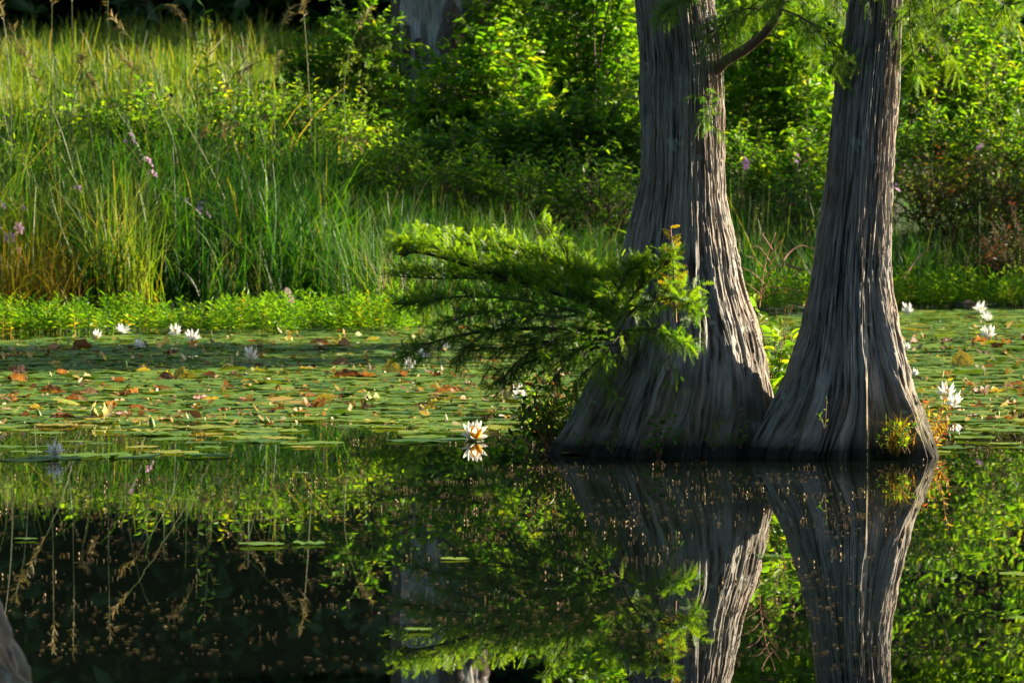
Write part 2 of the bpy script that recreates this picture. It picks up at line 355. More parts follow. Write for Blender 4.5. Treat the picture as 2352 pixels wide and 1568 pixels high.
# ------------------------------------------------------------------ cypress trees
def build_trunk(name, table, dc, lobes, seed, ztop=6.5, flare_amp=.26, nth=760, nz=380, parent=None, origin=None, mat='bark', zlow=-.35, zfull=2.75, sil=1.0, strips=72, depth=.013):
    """table: (y, x_left, x_right) silhouette in photo pixels at the trunk's own depth"""
    t = np.array(table, float); o = np.argsort(-t[:, 0]); t = t[o]
    zz = np.array([P(1176, y, dc)[2] for y in t[:, 0]]); ppm = F / dc
    xl = (t[:, 1] - 1176) / ppm; xr = (t[:, 2] - 1176) / ppm
    zr = np.concatenate([np.linspace(zlow, zfull, nz), np.linspace(zfull, ztop, 50)[1:]])
    def smooth(f):
        v = np.interp(zr, zz, f)
        above = zr > zz[-1]; slope = (f[-1] - f[-3]) / (zz[-1] - zz[-3]); v[above] = f[-1] + np.clip(slope, -.06, .06) * (zr[above] - zz[-1])
        k = np.hanning(15); k /= k.sum(); return np.convolve(np.pad(v, 7, 'edge'), k, 'valid')
    L_, R_ = smooth(xl), smooth(xr); cx = (L_ + R_) / 2; hw = (R_ - L_) / 2 * sil; hw = np.maximum(hw, .05)
    u = np.arange(nth) / nth
    th = 2 * np.pi * u + .45 * np.sin(2 * np.pi * u)          # denser towards the pond side (th = pi faces the camera)
    U, ZR = np.meshgrid(th / (2 * np.pi), zr)
    # th: 0 = away from the camera, pi = towards it ; x = sin
    lob = np.zeros_like(U)
    fl = np.clip((1.35 - ZR) / 1.35, 0, 1) ** 1.6
    for ang, wgt, sig, tw in lobes:      # ang in degrees from camera-facing, + = right
        a0 = (180 - ang) / 360. + tw * ZR / 360.
        dd = (U - a0 + .5) % 1 - .5
        lob += wgt * np.exp(-np.abs(dd / (sig / 360.)) ** 1.35)
    lob -= lob.mean(axis=1, keepdims=True)
    edge = 1 - .75 * np.abs(np.sin(2 * np.pi * U)) ** 6        # keep the silhouette
    r = hw[:, None] * (1 + flare_amp * fl * lob * edge)
    warp = (vnoise(U * 10, ZR * .7, seed, 10) - .5) * .012 + (vnoise(U * 26, ZR * 2.2, seed + 1, 26) - .5) * .006 + fl * ((vnoise(U * 12, ZR * 3.0, seed + 8, 12) - .5) * .030 + (vnoise(U * 30, ZR * 8, seed + 9, 30) - .5) * .010)
    n1 = vnoise((U + warp) * strips, ZR * 1.1 + 40, seed + 2, strips); n2 = vnoise((U + warp * 1.2) * strips * 2, ZR * 3.6 + 40, seed + 3, strips * 2)
    n3 = vnoise((U + warp) * strips * 3, ZR * 17 + 40, seed + 4, strips * 3); pl = vnoise((U + warp) * strips * 1.5 // 1, ZR * 6 + 3 * vnoise(U * strips, ZR * 0, seed + 11, strips), seed + 10); pl = np.floor(pl * 4) / 4
    f1 = np.clip((1 - np.abs(2 * n1 - 1) - .62) / .38, 0, 1); f2 = np.clip((1 - np.abs(2 * n2 - 1) - .55) / .45, 0, 1)
    h = -depth * (1 + 1.1 * fl) * f1 - depth * (.7 + .5 * fl) * f2 + depth * .8 * (n3 - .5) + depth * .7 * (pl - .4) + .016 * (vnoise(U * 7, ZR * 2.5 + 9, seed + 5, 7) - .5) * (1 + fl) + .016 * fl * (vnoise(U * 34, ZR * 8, seed + 6, 34) - .5)
    r = r + h
    X = cx[:, None] + r * np.sin(2 * np.pi * U); Y = dc + r * np.cos(2 * np.pi * U)
    v = np.stack([X, Y, ZR], -1); nr = len(zr)
    j = np.arange(nth); jn = (j + 1) % nth
    q = np.arange(nr - 1)[:, None, None] * nth + np.stack([jn, j, j + nth, jn + nth], -1)[None]
    A = Acc(); A.add(v, quads=q)
    hm = .25
    bk = np.stack([np.sin(2 * np.pi * (U + warp * .6)) * hm, np.cos(2 * np.pi * (U + warp * .6)) * hm, ZR], -1)
    ob = link('trunk', A.mesh('trunk', M[mat], True, origin, {'bark': bk.reshape(-1, 3)}), parent)
    return ob, lambda z: (np.interp(z, zr, cx), np.interp(z, zr, hw))

def feathers(A, pos, d, n, L, rnd, m=15, wid=.0032, droop=.25):
    pos = np.asarray(pos); N = len(pos); d = nrm(d); s = nrm(np.cross(n, d)); n = np.cross(d, s)
    L = np.broadcast_to(L, (N,))
    t = np.linspace(.06, .98, m)
    c = pos[:, None] + d[:, None] * (L[:, None] * t)[..., None] - Z * (L[:, None] * droop * t ** 2)[..., None]
    ln = L[:, None] * (.06 + .17 * np.sin(np.pi * (.12 + .8 * t)) ** .8)
    vs_, rs = [], []
    for sg in (-1, 1):
        nd = nrm(d[:, None] * (.35 + .3 * t)[None, :, None] + s[:, None] * sg + .18 * RNG.standard_normal((N, m, 3)))
        tip = c + nd * ln[..., None]
        dw = d[:, None] * (wid * .5)
        vs_.append(np.stack([c - dw, c + dw, tip], 2))
    v = np.concatenate(vs_, 1).reshape(-1, 3); k = N * 2 * m
    A.add(v, tris=np.arange(k * 3).reshape(-1, 3), rnd=np.repeat(np.broadcast_to(rnd, (N,)), 2 * m * 3))
    sticks(A, pos, c[:, -1], .0012, .0006, np.broadcast_to(rnd, (N,)) * .4, 3)

def limb_foliage(Aw, Af, pts, r0, r1, spacing, twig_len, up, fl=.095, start=.15, rng=RNG, rbase=.5, flat=.5):
    """a woody limb with side twigs, each twig set with feathery sprays"""
    n = max(8, int(np.linalg.norm(np.diff(pts, axis=0), axis=1).sum() / .05)); c = spline(pts, n)
    tube(Aw, c, np.linspace(r0, r1, n), 6, rng.random(), .06)
    length = np.linalg.norm(np.diff(c, axis=0), axis=1).sum(); k = max(4, int(length * (1 - start) / spacing))
    ts = start + (1 - start) * (np.arange(k) + rng.random(k)) / k
    ix = np.clip((ts * (n - 1)).astype(int), 0, n - 2); base = c[ix] + (c[ix + 1] - c[ix]) * (ts * (n - 1) - ix)[:, None]
    tan = nrm(c[ix + 1] - c[ix]); side = nrm(np.cross(tan, Z)); sg = np.where(np.arange(k) % 2, 1, -1)[:, None]
    td = nrm(tan * .75 + side * sg * (.5 + .5 * rng.random((k, 1))) + Z * (up + .35 * rng.standard_normal((k, 1))) + .15 * rng.standard_normal((k, 3)))
    tl = twig_len * (.5 + .9 * rng.random(k)) * (1.1 - .5 * ts)
    mid = base + td * tl[:, None] * .55; end = base + td * tl[:, None] - Z * (tl * .12 * rng.random(k))[:, None]
    sticks(Aw, base, mid, .0042, .003, rng.random(k), 3); sticks(Aw, mid, end, .003, .0012, rng.random(k), 3)
    per = np.maximum(4, (tl / .0130).astype(int)); tot = per.sum(); ti = np.repeat(np.arange(k), per)
    f = np.concatenate([(np.arange(p) + rng.random(p) * .6) / p for p in per])[:, None]
    fp = np.where(f < .55, base[ti] + (mid - base)[ti] * f / .55, mid[ti] + (end - mid)[ti] * (f - .55) / .45)
    tdir = td[ti]; ls = nrm(np.cross(tdir, Z)); s2 = np.where(rng.random((tot, 1)) < .5, 1, -1)
    fd = nrm(tdir * .4 + ls * s2 * .5 + Z * (up * 1.1 + .55 * rng.standard_normal((tot, 1))) + .4 * rng.standard_normal((tot, 3)))
    fn = nrm(np.cross(fd, ls * .3 + rng.standard_normal((tot, 3)) * flat))
    feathers(Af, fp, fd, fn, fl * (.55 + .65 * rng.random(tot)), np.clip(rbase + .28 * rng.standard_normal(tot), 0, 1))

def pix(pts): return np.array([P(*p) for p in pts])

def cone(parent, p, origin, r=.013):
    A = Acc(); n = 8
    th = np.linspace(0, np.pi, 6); ph = np.arange(n) * 2 * np.pi / n
    T, H = np.meshgrid(th, ph, indexing='ij'); rr = r * (1 + .10 * np.cos(H * 4) * np.sin(T * 3))
    v = np.stack([rr * np.sin(T) * np.cos(H), rr * np.sin(T) * np.sin(H), rr * np.cos(T)], -1) + p
    j = np.arange(n); jn = (j + 1) % n
    A.add(v, quads=np.arange(5)[:, None, None] * n + np.stack([j, jn, jn + n, j + n], -1)[None])
    sticks(A, p + Z * r * .8, p + Z * .05, .0012, .001, .5, 3)
    part('cone', A, M['cone'], parent, origin)

# left cypress
DL, DR = 31.5, 31.08
oL = np.array([P(1505, 1000, DL)[0], DL, 0.0])
left_tree = tag(empty('cypress_tree', oL), 'thick grey cypress with fluted base and leafy low branch on its left', 'cypress tree')
tabL = [(-700, 1430, 1600), (-300, 1444, 1622), (0, 1456, 1641), (80, 1464, 1652), (150, 1470, 1660), (300, 1471, 1663), (400, 1468, 1665), (450, 1460, 1668), (500, 1446, 1678), (560, 1432, 1692), (620, 1423, 1703),
        (680, 1415, 1716), (740, 1402, 1738), (800, 1386, 1755), (860, 1360, 1770), (920, 1328, 1780), (990, 1284, 1785), (1030, 1258, 1790), (1060, 1245, 1795), (1300, 1230, 1800)]
lobL = [(-82, .9, 13, 4), (-58, 1.0, 11, 9), (-36, .8, 9, 6), (-14, 1.0, 10, 2), (8, .9, 9, -3), (30, 1.0, 13, -8), (56, .9, 14, -12), (78, .9, 12, -8), (105, .9, 14, 0), (140, 1, 14, 0), (180, .9, 14, 0), (215, 1, 14, 0), (245, .9, 12, 0)]
build_trunk('trunk', tabL, DL, lobL, 5, parent=left_tree, origin=oL, flare_amp=.30)
# right cypress
oR = np.array([P(1935, 1000, DR)[0], DR, 0.0])
right_tree = tag(empty('cypress_tree', oR), 'slender leaning cypress with sunlit right edge and spreading root ribs', 'cypress tree')
tabR = [(-700, 2010, 2110), (-300, 1978, 2088), (0, 1954, 2074), (80, 1940, 2071), (150, 1926, 2067), (300, 1907, 2058), (470, 1888, 2050), (600, 1870, 2046), (660, 1860, 2050), (700, 1851, 2058), (760, 1838, 2068), (800, 1827, 2078), (850, 1808, 2091),
        (900, 1786, 2104), (950, 1758, 2121), (1000, 1728, 2138), (1040, 1712, 2149), (1080, 1705, 2154), (1300, 1690, 2160)]
lobR = [(-80, 1.1, 13, 10), (-52, .9, 10, 10), (-28, .9, 10, 6), (-4, 1.0, 9, 1), (11, .9, 7, -2), (40, 1.5, 12, -8), (64, 1.1, 9, -10), (84, 1.0, 9, -6), (110, .8, 14, 0), (145, 1, 14, 0), (180, .9, 14, 0), (215, 1, 14, 0), (248, .9, 12, 0)]
build_trunk('trunk', tabR, DR, lobR, 21, parent=right_tree, origin=oR, flare_amp=.44)

# near cypress whose flared base enters the lower left corner
DN = 16.6
oN = np.array([P(-230, 1600, DN)[0], DN, 0.0])
near_tree = tag(empty('cypress_tree', oN), 'blurred near cypress root flare cut off by the lower left corner', 'cypress tree')
tabN = [(-900, -380, -130), (600, -400, -100), (1000, -430, -80), (1200, -450, -55), (1330, -480, -22), (1400, -500, 2), (1470, -520, 38), (1530, -540, 68), (1570, -560, 90), (1640, -580, 125), (1700, -600, 150), (1900, -620, 160)]
build_trunk('trunk', tabN, DN, [(a, 1, 11, 0) for a in (-80, -45, -15, 20, 48, 74, 110, 150, 190, 230)], 33, parent=near_tree, origin=oN, nth=420, nz=200, zfull=2.0, ztop=5, flare_amp=.6, strips=24, depth=.05)

def build_cypress_foliage():
    rng = np.random.default_rng(3)
    # ---- low branch on the left of the left cypress
    limbs = [  # (points, up, spacing, twig_len, r0, rbase); low rbase puts the underside's shade into needle colour
        ([(1450, 760, 31.35), (1330, 690, 31.4), (1180, 645, 31.45), (1060, 605, 31.5), (960, 580, 31.5), (925, 590, 31.5)], .75, .030, .20, .020, .68),
        ([(1440, 730, 31.45), (1360, 650, 31.6), (1260, 605, 31.75), (1150, 580, 31.85), (1040, 570, 31.9), (985, 565, 31.9)], .8, .032, .18, .011, .65),
        ([(1330, 690, 31.4), (1220, 660, 31.45), (1110, 640, 31.5), (1000, 640, 31.5), (915, 635, 31.5)], .5, .034, .18, .009, .6),
        ([(1440, 700, 31.5), (1330, 640, 31.7), (1230, 625, 31.8), (1130, 615, 31.9), (1060, 615, 31.9)], .8, .030, .17, .009, .65),
        ([(1450, 770, 31.2), (1320, 715, 31.1), (1200, 690, 31.1), (1080, 680, 31.1), (990, 690, 31.1), (930, 700, 31.1)], .25, .032, .20, .011, .42),
        ([(1440, 775, 31.1), (1320, 755, 31.0), (1200, 755, 30.95), (1080, 765, 30.9), (980, 790, 30.85), (935, 812, 30.85)], .0, .045, .18, .016, .32),
        ([(1330, 755, 31.0), (1250, 790, 30.9), (1190, 830, 30.85), (1150, 875, 30.8)], -.5, .055, .16, .007, .3),
        ([(1400, 765, 31.0), (1330, 800, 30.9), (1290, 845, 30.85), (1270, 890, 30.8)], -.5, .055, .15, .006, .3),
        ([(1230, 715, 31.0), (1150, 745, 30.9), (1080, 790, 30.85), (1050, 830, 30.8)], -.4, .055, .15, .006, .3),
        ([(1430, 760, 31.0), (1400, 800, 30.8), (1390, 850, 30.6), (1400, 895, 30.55)], -.6, .08, .13, .006, .5),
        ([(1430, 740, 31.1), (1470, 700, 30.6), (1540, 685, 30.4), (1575, 695, 30.35), (1590, 708, 30.35)], .25, .045, .17, .008, .55),
        ([(1420, 735, 31.2), (1460, 670, 30.7), (1505, 625, 30.45), (1545, 598, 30.4)], .6, .034, .14, .008, .62),
        ([(1430, 760, 31.1), (1500, 755, 30.6), (1550, 765, 30.5), (1580, 790, 30.45)], -.1, .055, .15, .007, .42),
        ([(1400, 725, 31.2), (1420, 665, 30.8), (1440, 630, 30.5), (1470, 612, 30.45)], .5, .036, .15, .007, .62),
        ([(1340, 680, 31.5), (1310, 615, 31.6), (1285, 560, 31.6), (1245, 515, 31.6)], .5, .05, .10, .006, .6),
        ([(1400, 710, 31.4), (1290, 665, 31.5), (1210, 655, 31.55), (1120, 650, 31.6)], .7, .030, .17, .008, .66),
        ([(1290, 730, 31.05), (1180, 715, 31.0), (1100, 720, 30.95), (1010, 745, 30.9)], .1, .038, .18, .008, .35),
        ([(1420, 790, 31.0), (1350, 800, 30.95), (1270, 810, 30.9), (1190, 840, 30.85), (1120, 850, 30.85)], -.25, .05, .16, .007, .3),
        ([(1400, 780, 31.0), (1310, 775, 30.95), (1220, 790, 30.9), (1140, 800, 30.85), (1060, 790, 30.85)], -.1, .045, .17, .008, .32),
        ([(1400, 800, 31.0), (1360, 840, 30.9), (1330, 870, 30.85), (1320, 905, 30.85)], -.4, .055, .14, .006, .35),
        ([(1510, 745, 30.6), (1530, 790, 30.55), (1540, 850, 30.5), (1530, 885, 30.5)], -.6, .12, .09, .004, .3),
    ]
    Aw, Af = Acc(), Acc()
    for pts, up, sp, tl, r0, rb in limbs:
        limb_foliage(Aw, Af, pix(pts), r0, .0022, sp * .65, tl * .95, up, .094, .06, rng, min(1, rb + .08))
    br = part('low_branch', Aw, M['twig'], left_tree, oL); part('foliage', Af, M['cypress'], br, (0, 0, 0), 'stuff')
    br.data.transform(__import__('mathutils').Matrix.Identity(4))
    for c in br.children:   # foliage mesh was written in world space, shift below the tree's own origin
        c.data.transform(__import__('mathutils').Matrix.Translation(Vector(-oL)))
    # golden shoot standing up in front of the trunk
    Aw, Af = Acc(), Acc()
    c = spline(pix([(1552, 740, 30.45), (1549, 660, 30.42), (1546, 590, 30.42), (1540, 522, 30.45)]), 16)
    tube(Aw, c, np.linspace(.008, .003, 16), 5, .9)
    k = 22; ix = np.linspace(2, 15, k).astype(int)
    sd = np.where(np.arange(k) % 2, 1, -1)[:, None] * np.array([[1., .2, 0]]) + .4 * rng.standard_normal((k, 3))
    feathers(Af, c[ix], nrm(sd * .8 + Z * .55), np.tile([0., -1, .1], (k, 1)), np.linspace(.11, .05, k), rng.random(k), 10, .009, .05)
    sh = part('golden_shoot', Aw, M['redtwig'], left_tree, oL); sh['label'] = 'upright orange-gold new shoot'
    g = link('foliage', Af.mesh('foliage', M['cypress_gold'], True, oL), sh); g['kind'] = 'stuff'
    # ---- limb curving up to the right
    Aw, Af = Acc(), Acc()
    c = spline(pix([(1630, 175, 31.4), (1668, 140, 31.35), (1720, 108, 31.3), (1765, 66, 31.25), (1790, 20, 31.2), (1812, -60, 31.15), (1850, -170, 31.1), (1880, -300, 31.0)]), 40)
    tube(Aw, c, np.linspace(.034, .014, 40), 12, .7, .05); c0 = c
    top = [([(1790, 20, 31.2), (1840, 40, 31.0), (1880, 70, 30.9), (1915, 110, 30.85), (1935, 150, 30.85)], -.1),
           ([(1785, 30, 31.2), (1740, 20, 31.0), (1700, 25, 30.9), (1665, 50, 30.85), (1640, 85, 30.8)], -.1),
           ([(1800, -30, 31.2), (1730, -40, 30.9), (1640, -30, 30.75), (1570, -10, 30.7), (1530, 20, 30.7)], -.15),
           ([(1812, -60, 31.1), (1860, -30, 31.3), (1910, 0, 31.35), (1950, 40, 31.4)], -.1),
           ([(1800, -30, 31.1), (1830, -10, 31.5), (1850, 40, 31.6), (1865, 90, 31.6)], -.2),
           ([(1790, 10, 31.2), (1750, 0, 31.5), (1715, 30, 31.6), (1690, 70, 31.6)], -.2),
           ([(1850, -170, 31.1), (1760, -150, 30.9), (1660, -120, 30.8), (1560, -60, 30.7)], -.1),
           ([(1850, -170, 31.1), (1930, -130, 31.2), (1990, -80, 31.0), (2010, -30, 30.9)], -.1),
           ([(1880, -300, 31.0), (1800, -330, 30.6), (1700, -330, 30.4), (1600, -300, 30.3)], .1)]
    for pts, up in top: limb_foliage(Aw, Af, pix(pts), .007, .002, .034, .19, up, .105, .08, rng, .5)
    lb = part('limb', Aw, M['twig'], left_tree, oL); lb['label'] = 'reddish limb curving up to the right'
    f = link('foliage', Af.mesh('foliage', M['cypress'], True, oL), lb); f['kind'] = 'stuff'
    # small sprig on the sunlit face
    Aw, Af = Acc(), Acc()
    limb_foliage(Aw, Af, pix([(1632, 190, 31.25), (1630, 230, 31.1), (1622, 270, 31.08), (1655, 300, 31.06)]), .004, .0015, .04, .10, -.1, .08, .1, rng, .5)
    sp = part('sprig', Aw, M['twig'], left_tree, oL); f = link('foliage', Af.mesh('foliage', M['cypress'], True, oL), sp); f['kind'] = 'stuff'
    for x, y, d in [(1915, 60, 30.9), (1905, 55, 31), (1120, 668, 30.9), (1155, 740, 30.7), (1135, 752, 30.7), (1090, 690, 30.8), (1300, 655, 31), (1770, 112, 31.2)]:
        cone(left_tree, P(x, y, d), oL)
    # ---- right cypress: limbs above the frame with hanging sprays
    Aw, Af = Acc(), Acc()
    c = spline(pix([(2030, -140, 31.3), (2110, -110, 31.1), (2200, -70, 30.95), (2290, -45, 30.85), (2390, -30, 30.8), (2480, -60, 30.8)]), 30)
    tube(Aw, c, np.linspace(.032, .012, 30), 8, .7, .05)
    rt = [([(2110, -110, 31.1), (2100, -50, 31.0), (2090, 20, 30.95), (2092, 80, 30.95), (2100, 135, 30.95), (2110, 170, 30.95)], -.25, .04),
          ([(2150, -90, 31.0), (2140, -30, 30.9), (2145, 40, 30.9), (2165, 95, 30.9), (2190, 140, 30.9)], -.2, .045),
          ([(2200, -70, 30.95), (2210, -20, 30.9), (2235, 15, 30.9), (2262, 50, 30.9)], -.25, .04),
          ([(2180, -75, 30.95), (2170, -20, 31.2), (2150, 20, 31.3), (2120, 45, 31.3)], -.25, .04),
          ([(2290, -45, 30.85), (2300, 0, 30.85), (2320, 35, 30.85), (2345, 60, 30.85)], -.2, .04),
          ([(2390, -30, 30.8), (2360, 0, 30.9), (2310, 15, 31.0), (2290, 30, 31.0)], -.15, .04),
          ([(2240, -55, 30.9), (2225, -20, 30.7), (2190, 10, 30.6), (2160, 30, 30.6)], -.2, .045)]
    for pts, up, sp_ in rt: limb_foliage(Aw, Af, pix(pts), .006, .0018, sp_, .14, up, .10, .1, rng, .68)
    lb = part('limb', Aw, M['twig'], right_tree, oR); f = link('foliage', Af.mesh('foliage', M['cypress'], True, oR), lb); f['kind'] = 'stuff'
    for x, y, d in [(2122, 108, 30.9), (2130, 116, 30.9), (2116, 118, 30.95), (2178, 62, 30.9), (2168, 65, 30.9), (2152, 56, 30.9), (2100, 58, 30.95)]:
        cone(right_tree, P(x, y, d), oR)
    # crowns above the frame
    for tree, o, cx, dd in ((left_tree, oL, 1520, DL), (right_tree, oR, 2030, DR)):
        Aw, Af = Acc(), Acc()
        for i in range(9):
            y0 = -380 - 110 * i; a = rng.random() * 6.28; ln = .9 + .5 * rng.random()
            p0 = P(cx + (8 if tree is right_tree else -10) * i * .8, y0, dd); dv = np.array([math.cos(a), math.sin(a), .25])
            limb_foliage(Aw, Af, np.array([p0, p0 + dv * ln * .5, p0 + dv * ln - Z * .15]), .02, .003, .06, .28, .0, .13, .2, rng, .5)
        cr = part('crown', Aw, M['twig'], tree, o); f = link('foliage', Af.mesh('foliage', M['cypress'], True, o), cr); f['kind'] = 'stuff'
build_cypress_foliage()

# ------------------------------------------------------------------ leafy shrubs, snag, woods
def leafy_shrub(name, label, cat, d, blobs, nleaf, mat, llen=.085, lw=.42, drad=.8, seed=1, group=None, up=.5, twlen=.4, ground_z=None, stem=True, twigmat='twig', rshift=0):
    """blobs: (x, y, rx, ry) in photo pixels at depth d -> foliage masses; twigs carry alternate leaves"""
    rng = np.random.default_rng(seed); ppm = F / d
    cs = np.array([P(b[0], b[1], d) for b in blobs]); rs = np.array([[b[2] / ppm, drad * (b[2] + b[3]) / 2 / ppm, b[3] / ppm] for b in blobs])
    cs[:, 1] += rng.uniform(-.35, .35, len(blobs)) * drad
    per = 9; nt = max(6, nleaf // per); wts = rs[:, 0] * rs[:, 2]; bi = rng.choice(len(blobs), nt, p=wts / wts.sum())
    u = nrm(rng.standard_normal((nt, 3))); rad = rng.random((nt, 1)) ** .38
    lump = 1 + .18 * np.sin(u[:, :1] * 5 + bi[:, None]) + .15 * np.sin(u[:, 2:] * 7 + 2 * bi[:, None])
    tb = cs[bi] + u * rs[bi] * rad * lump
    gx = cs[:, 0].mean(); gz = float(ground(gx, d)) if ground_z is None else ground_z
    tb[:, 2] = np.maximum(tb[:, 2], gz + .05)
    base = np.array([gx, d, gz])
    td = nrm(u * .7 + Z * up + .45 * rng.standard_normal((nt, 3))); tl = twlen * (.45 + .8 * rng.random(nt))
    te = tb + td * tl[:, None] - Z * (.10 * tl)[:, None]
    Aw, Al = Acc(), Acc()
    if stem:
        k = max(5, len(blobs) * 3); tgt = tb[rng.choice(nt, k)]
        for t in tgt:
            b0 = base + np.array([rng.uniform(-.25, .25), rng.uniform(-.2, .2), -.05])
            tube(Aw, spline(np.array([b0, (b0 * .45 + t * .55) + np.array([0, 0, .2]) + rng.standard_normal(3) * .08, t]), 8), np.linspace(.016, .004, 8), 4, rng.random())
    sticks(Aw, tb, te, .004, .0015, rng.random(nt), 3)
    # back-links so that twigs join the mass
    src = tb + (cs[bi] - tb) * .35 - Z * .1; sticks(Aw, src, tb, .006, .004, rng.random(nt), 3)
    ti = np.repeat(np.arange(nt), per); f = np.tile((np.arange(per) + .5) / per, nt)[:, None] + rng.uniform(-.05, .05, (nt * per, 1))
    lp = tb[ti] + (te - tb)[ti] * f
    side = nrm(np.cross(td[ti], Z + .2 * rng.standard_normal((nt * per, 3)))) * np.where(np.arange(nt * per) % 2, 1, -1)[:, None]
    ld = nrm(td[ti] * .55 + side * .8 + .3 * rng.standard_normal((nt * per, 3)) - Z * .1)
    ln = nrm(Z * 1.0 + .55 * rng.standard_normal((nt * per, 3)))
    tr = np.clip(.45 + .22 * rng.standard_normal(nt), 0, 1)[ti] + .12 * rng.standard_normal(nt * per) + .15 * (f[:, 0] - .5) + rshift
    L = llen * (.55 + .7 * rng.random(nt * per)); leaves(Al, lp, ld, ln, L, L * lw * (.8 + .4 * rng.random(nt * per)), np.clip(tr, 0, 1), .3)
    r = tag(empty(name, base), label, cat, group)
    part('branches', Aw, M[twigmat], r, base); part('foliage', Al, M[mat], r, base, 'stuff')
    return r

def build_vegetation():
    S = leafy_shrub
    S('leafy_bush', 'bright yellow-green sunlit bush in front of the pale dead snag', 'bush', 63.6, [(1085, 225, 120, 100), (1185, 255, 85, 90), (1010, 330, 110, 80), (1140, 130, 60, 55), (1110, 320, 120, 70)], 4600, 'bright', .125, .46, .7, 2)
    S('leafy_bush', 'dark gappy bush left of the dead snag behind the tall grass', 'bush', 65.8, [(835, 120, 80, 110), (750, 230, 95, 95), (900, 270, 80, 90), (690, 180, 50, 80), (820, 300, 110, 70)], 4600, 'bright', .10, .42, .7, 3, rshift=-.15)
    S('leafy_bush', 'tall leafy bush touching the left edge of the thick cypress', 'bush', 64.6, [(1370, 60, 95, 140), (1425, 220, 70, 130), (1290, 240, 80, 110), (1380, -110, 110, 110), (1220, 150, 50, 60)], 6200, 'bright', .13, .40, .7, 4, rshift=-.08)
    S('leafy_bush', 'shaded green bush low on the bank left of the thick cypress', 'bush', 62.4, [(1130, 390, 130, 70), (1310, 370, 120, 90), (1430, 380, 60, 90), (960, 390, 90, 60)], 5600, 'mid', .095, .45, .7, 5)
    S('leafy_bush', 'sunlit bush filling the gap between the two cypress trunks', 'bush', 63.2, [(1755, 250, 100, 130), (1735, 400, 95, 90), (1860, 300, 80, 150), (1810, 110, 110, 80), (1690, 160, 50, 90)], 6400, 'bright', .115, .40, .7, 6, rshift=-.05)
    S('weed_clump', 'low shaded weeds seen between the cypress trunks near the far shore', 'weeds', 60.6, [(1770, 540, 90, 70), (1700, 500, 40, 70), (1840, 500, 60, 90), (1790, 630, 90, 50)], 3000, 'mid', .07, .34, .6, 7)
    S('leafy_bush', 'broad sunlit bush right of the leaning cypress', 'bush', 64.8, [(2140, 240, 100, 140), (2280, 230, 100, 120), (2370, 350, 80, 120), (2180, 110, 80, 60), (2250, 330, 120, 80)], 6600, 'bright', .105, .40, .7, 8, rshift=0)
    S('weed_clump', 'orange and yellow tinged weeds below the broad right bush', 'weeds', 61.2, [(2130, 460, 90, 80), (2280, 450, 110, 80), (2355, 540, 60, 90), (2190, 530, 90, 60)], 4400, 'weed', .065, .34, .6, 9, up=.8)
    S('weed_clump', 'dark reddish weed clump at the waterline near the right edge', 'weeds', 60.2, [(2290, 640, 50, 70), (2340, 600, 50, 80)], 1700, 'redweed', .06, .3, .6, 10, up=.9)
    S('weed_clump', 'fine shaded herbs in the middle of the bank below the bushes', 'weeds', 60.4, [(1050, 480, 130, 50), (1250, 500, 140, 60), (1400, 520, 60, 70)], 3600, 'mid', .06, .28, .7, 12, up=1.0)
    S('overhanging_tree', 'leafy tree crown hanging above the right bushes, mirrored at the bottom', 'tree', 69.0, [(1740, -170, 190, 130), (2060, -210, 230, 130), (2330, -130, 130, 110), (1880, -330, 300, 120), (2230, -350, 240, 130)], 11000, 'bright', .12, .44, .7, 13, up=.1, twlen=.6, rshift=-.05)
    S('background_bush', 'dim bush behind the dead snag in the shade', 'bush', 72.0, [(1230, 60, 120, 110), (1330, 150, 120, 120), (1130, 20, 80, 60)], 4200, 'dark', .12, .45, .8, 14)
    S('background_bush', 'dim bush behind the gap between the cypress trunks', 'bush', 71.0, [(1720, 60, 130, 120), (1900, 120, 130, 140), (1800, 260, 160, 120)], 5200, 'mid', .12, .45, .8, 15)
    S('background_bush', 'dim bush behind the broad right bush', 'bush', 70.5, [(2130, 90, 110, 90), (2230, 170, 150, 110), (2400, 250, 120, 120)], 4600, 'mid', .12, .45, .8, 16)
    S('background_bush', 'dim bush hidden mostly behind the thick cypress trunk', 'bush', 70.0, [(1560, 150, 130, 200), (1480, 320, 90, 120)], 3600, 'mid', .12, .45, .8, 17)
    S('weed_clump', 'sunlit leafy weeds rising from the tall grass left of the gappy bush', 'weeds', 60.8, [(680, 285, 90, 50), (790, 320, 85, 50), (600, 330, 60, 45), (720, 380, 80, 50)], 3000, 'bright', .075, .36, .7, 21, up=.8)
    S('leafy_bush', 'low leafy bush at the foot of the tall bush beside the thick cypress', 'bush', 62.6, [(1200, 330, 110, 75), (1380, 330, 90, 100), (1290, 420, 120, 70)], 4600, 'bright', .085, .42, .7, 22, rshift=-.1)
    S('leafy_bush', 'low leafy bush between the cypress trunks under the sunlit one', 'bush', 61.8, [(1750, 470, 100, 90), (1850, 440, 60, 110), (1700, 400, 50, 80)], 3800, 'bright', .08, .40, .7, 23, rshift=-.1)
    S('leafy_bush', 'low leafy bush right of the leaning trunk above the orange weeds', 'bush', 62.6, [(2130, 370, 90, 80), (2290, 350, 110, 80), (2370, 430, 70, 80)], 4200, 'bright', .08, .40, .7, 24, rshift=-.05)
    S('weed_clump', 'leafy green weeds in the grass below the gappy bush', 'weeds', 59.6, [(760, 430, 90, 60), (900, 420, 90, 60), (640, 420, 60, 50), (840, 500, 90, 50)], 3200, 'bright', .075, .34, .7, 25, up=.9, rshift=-.12)
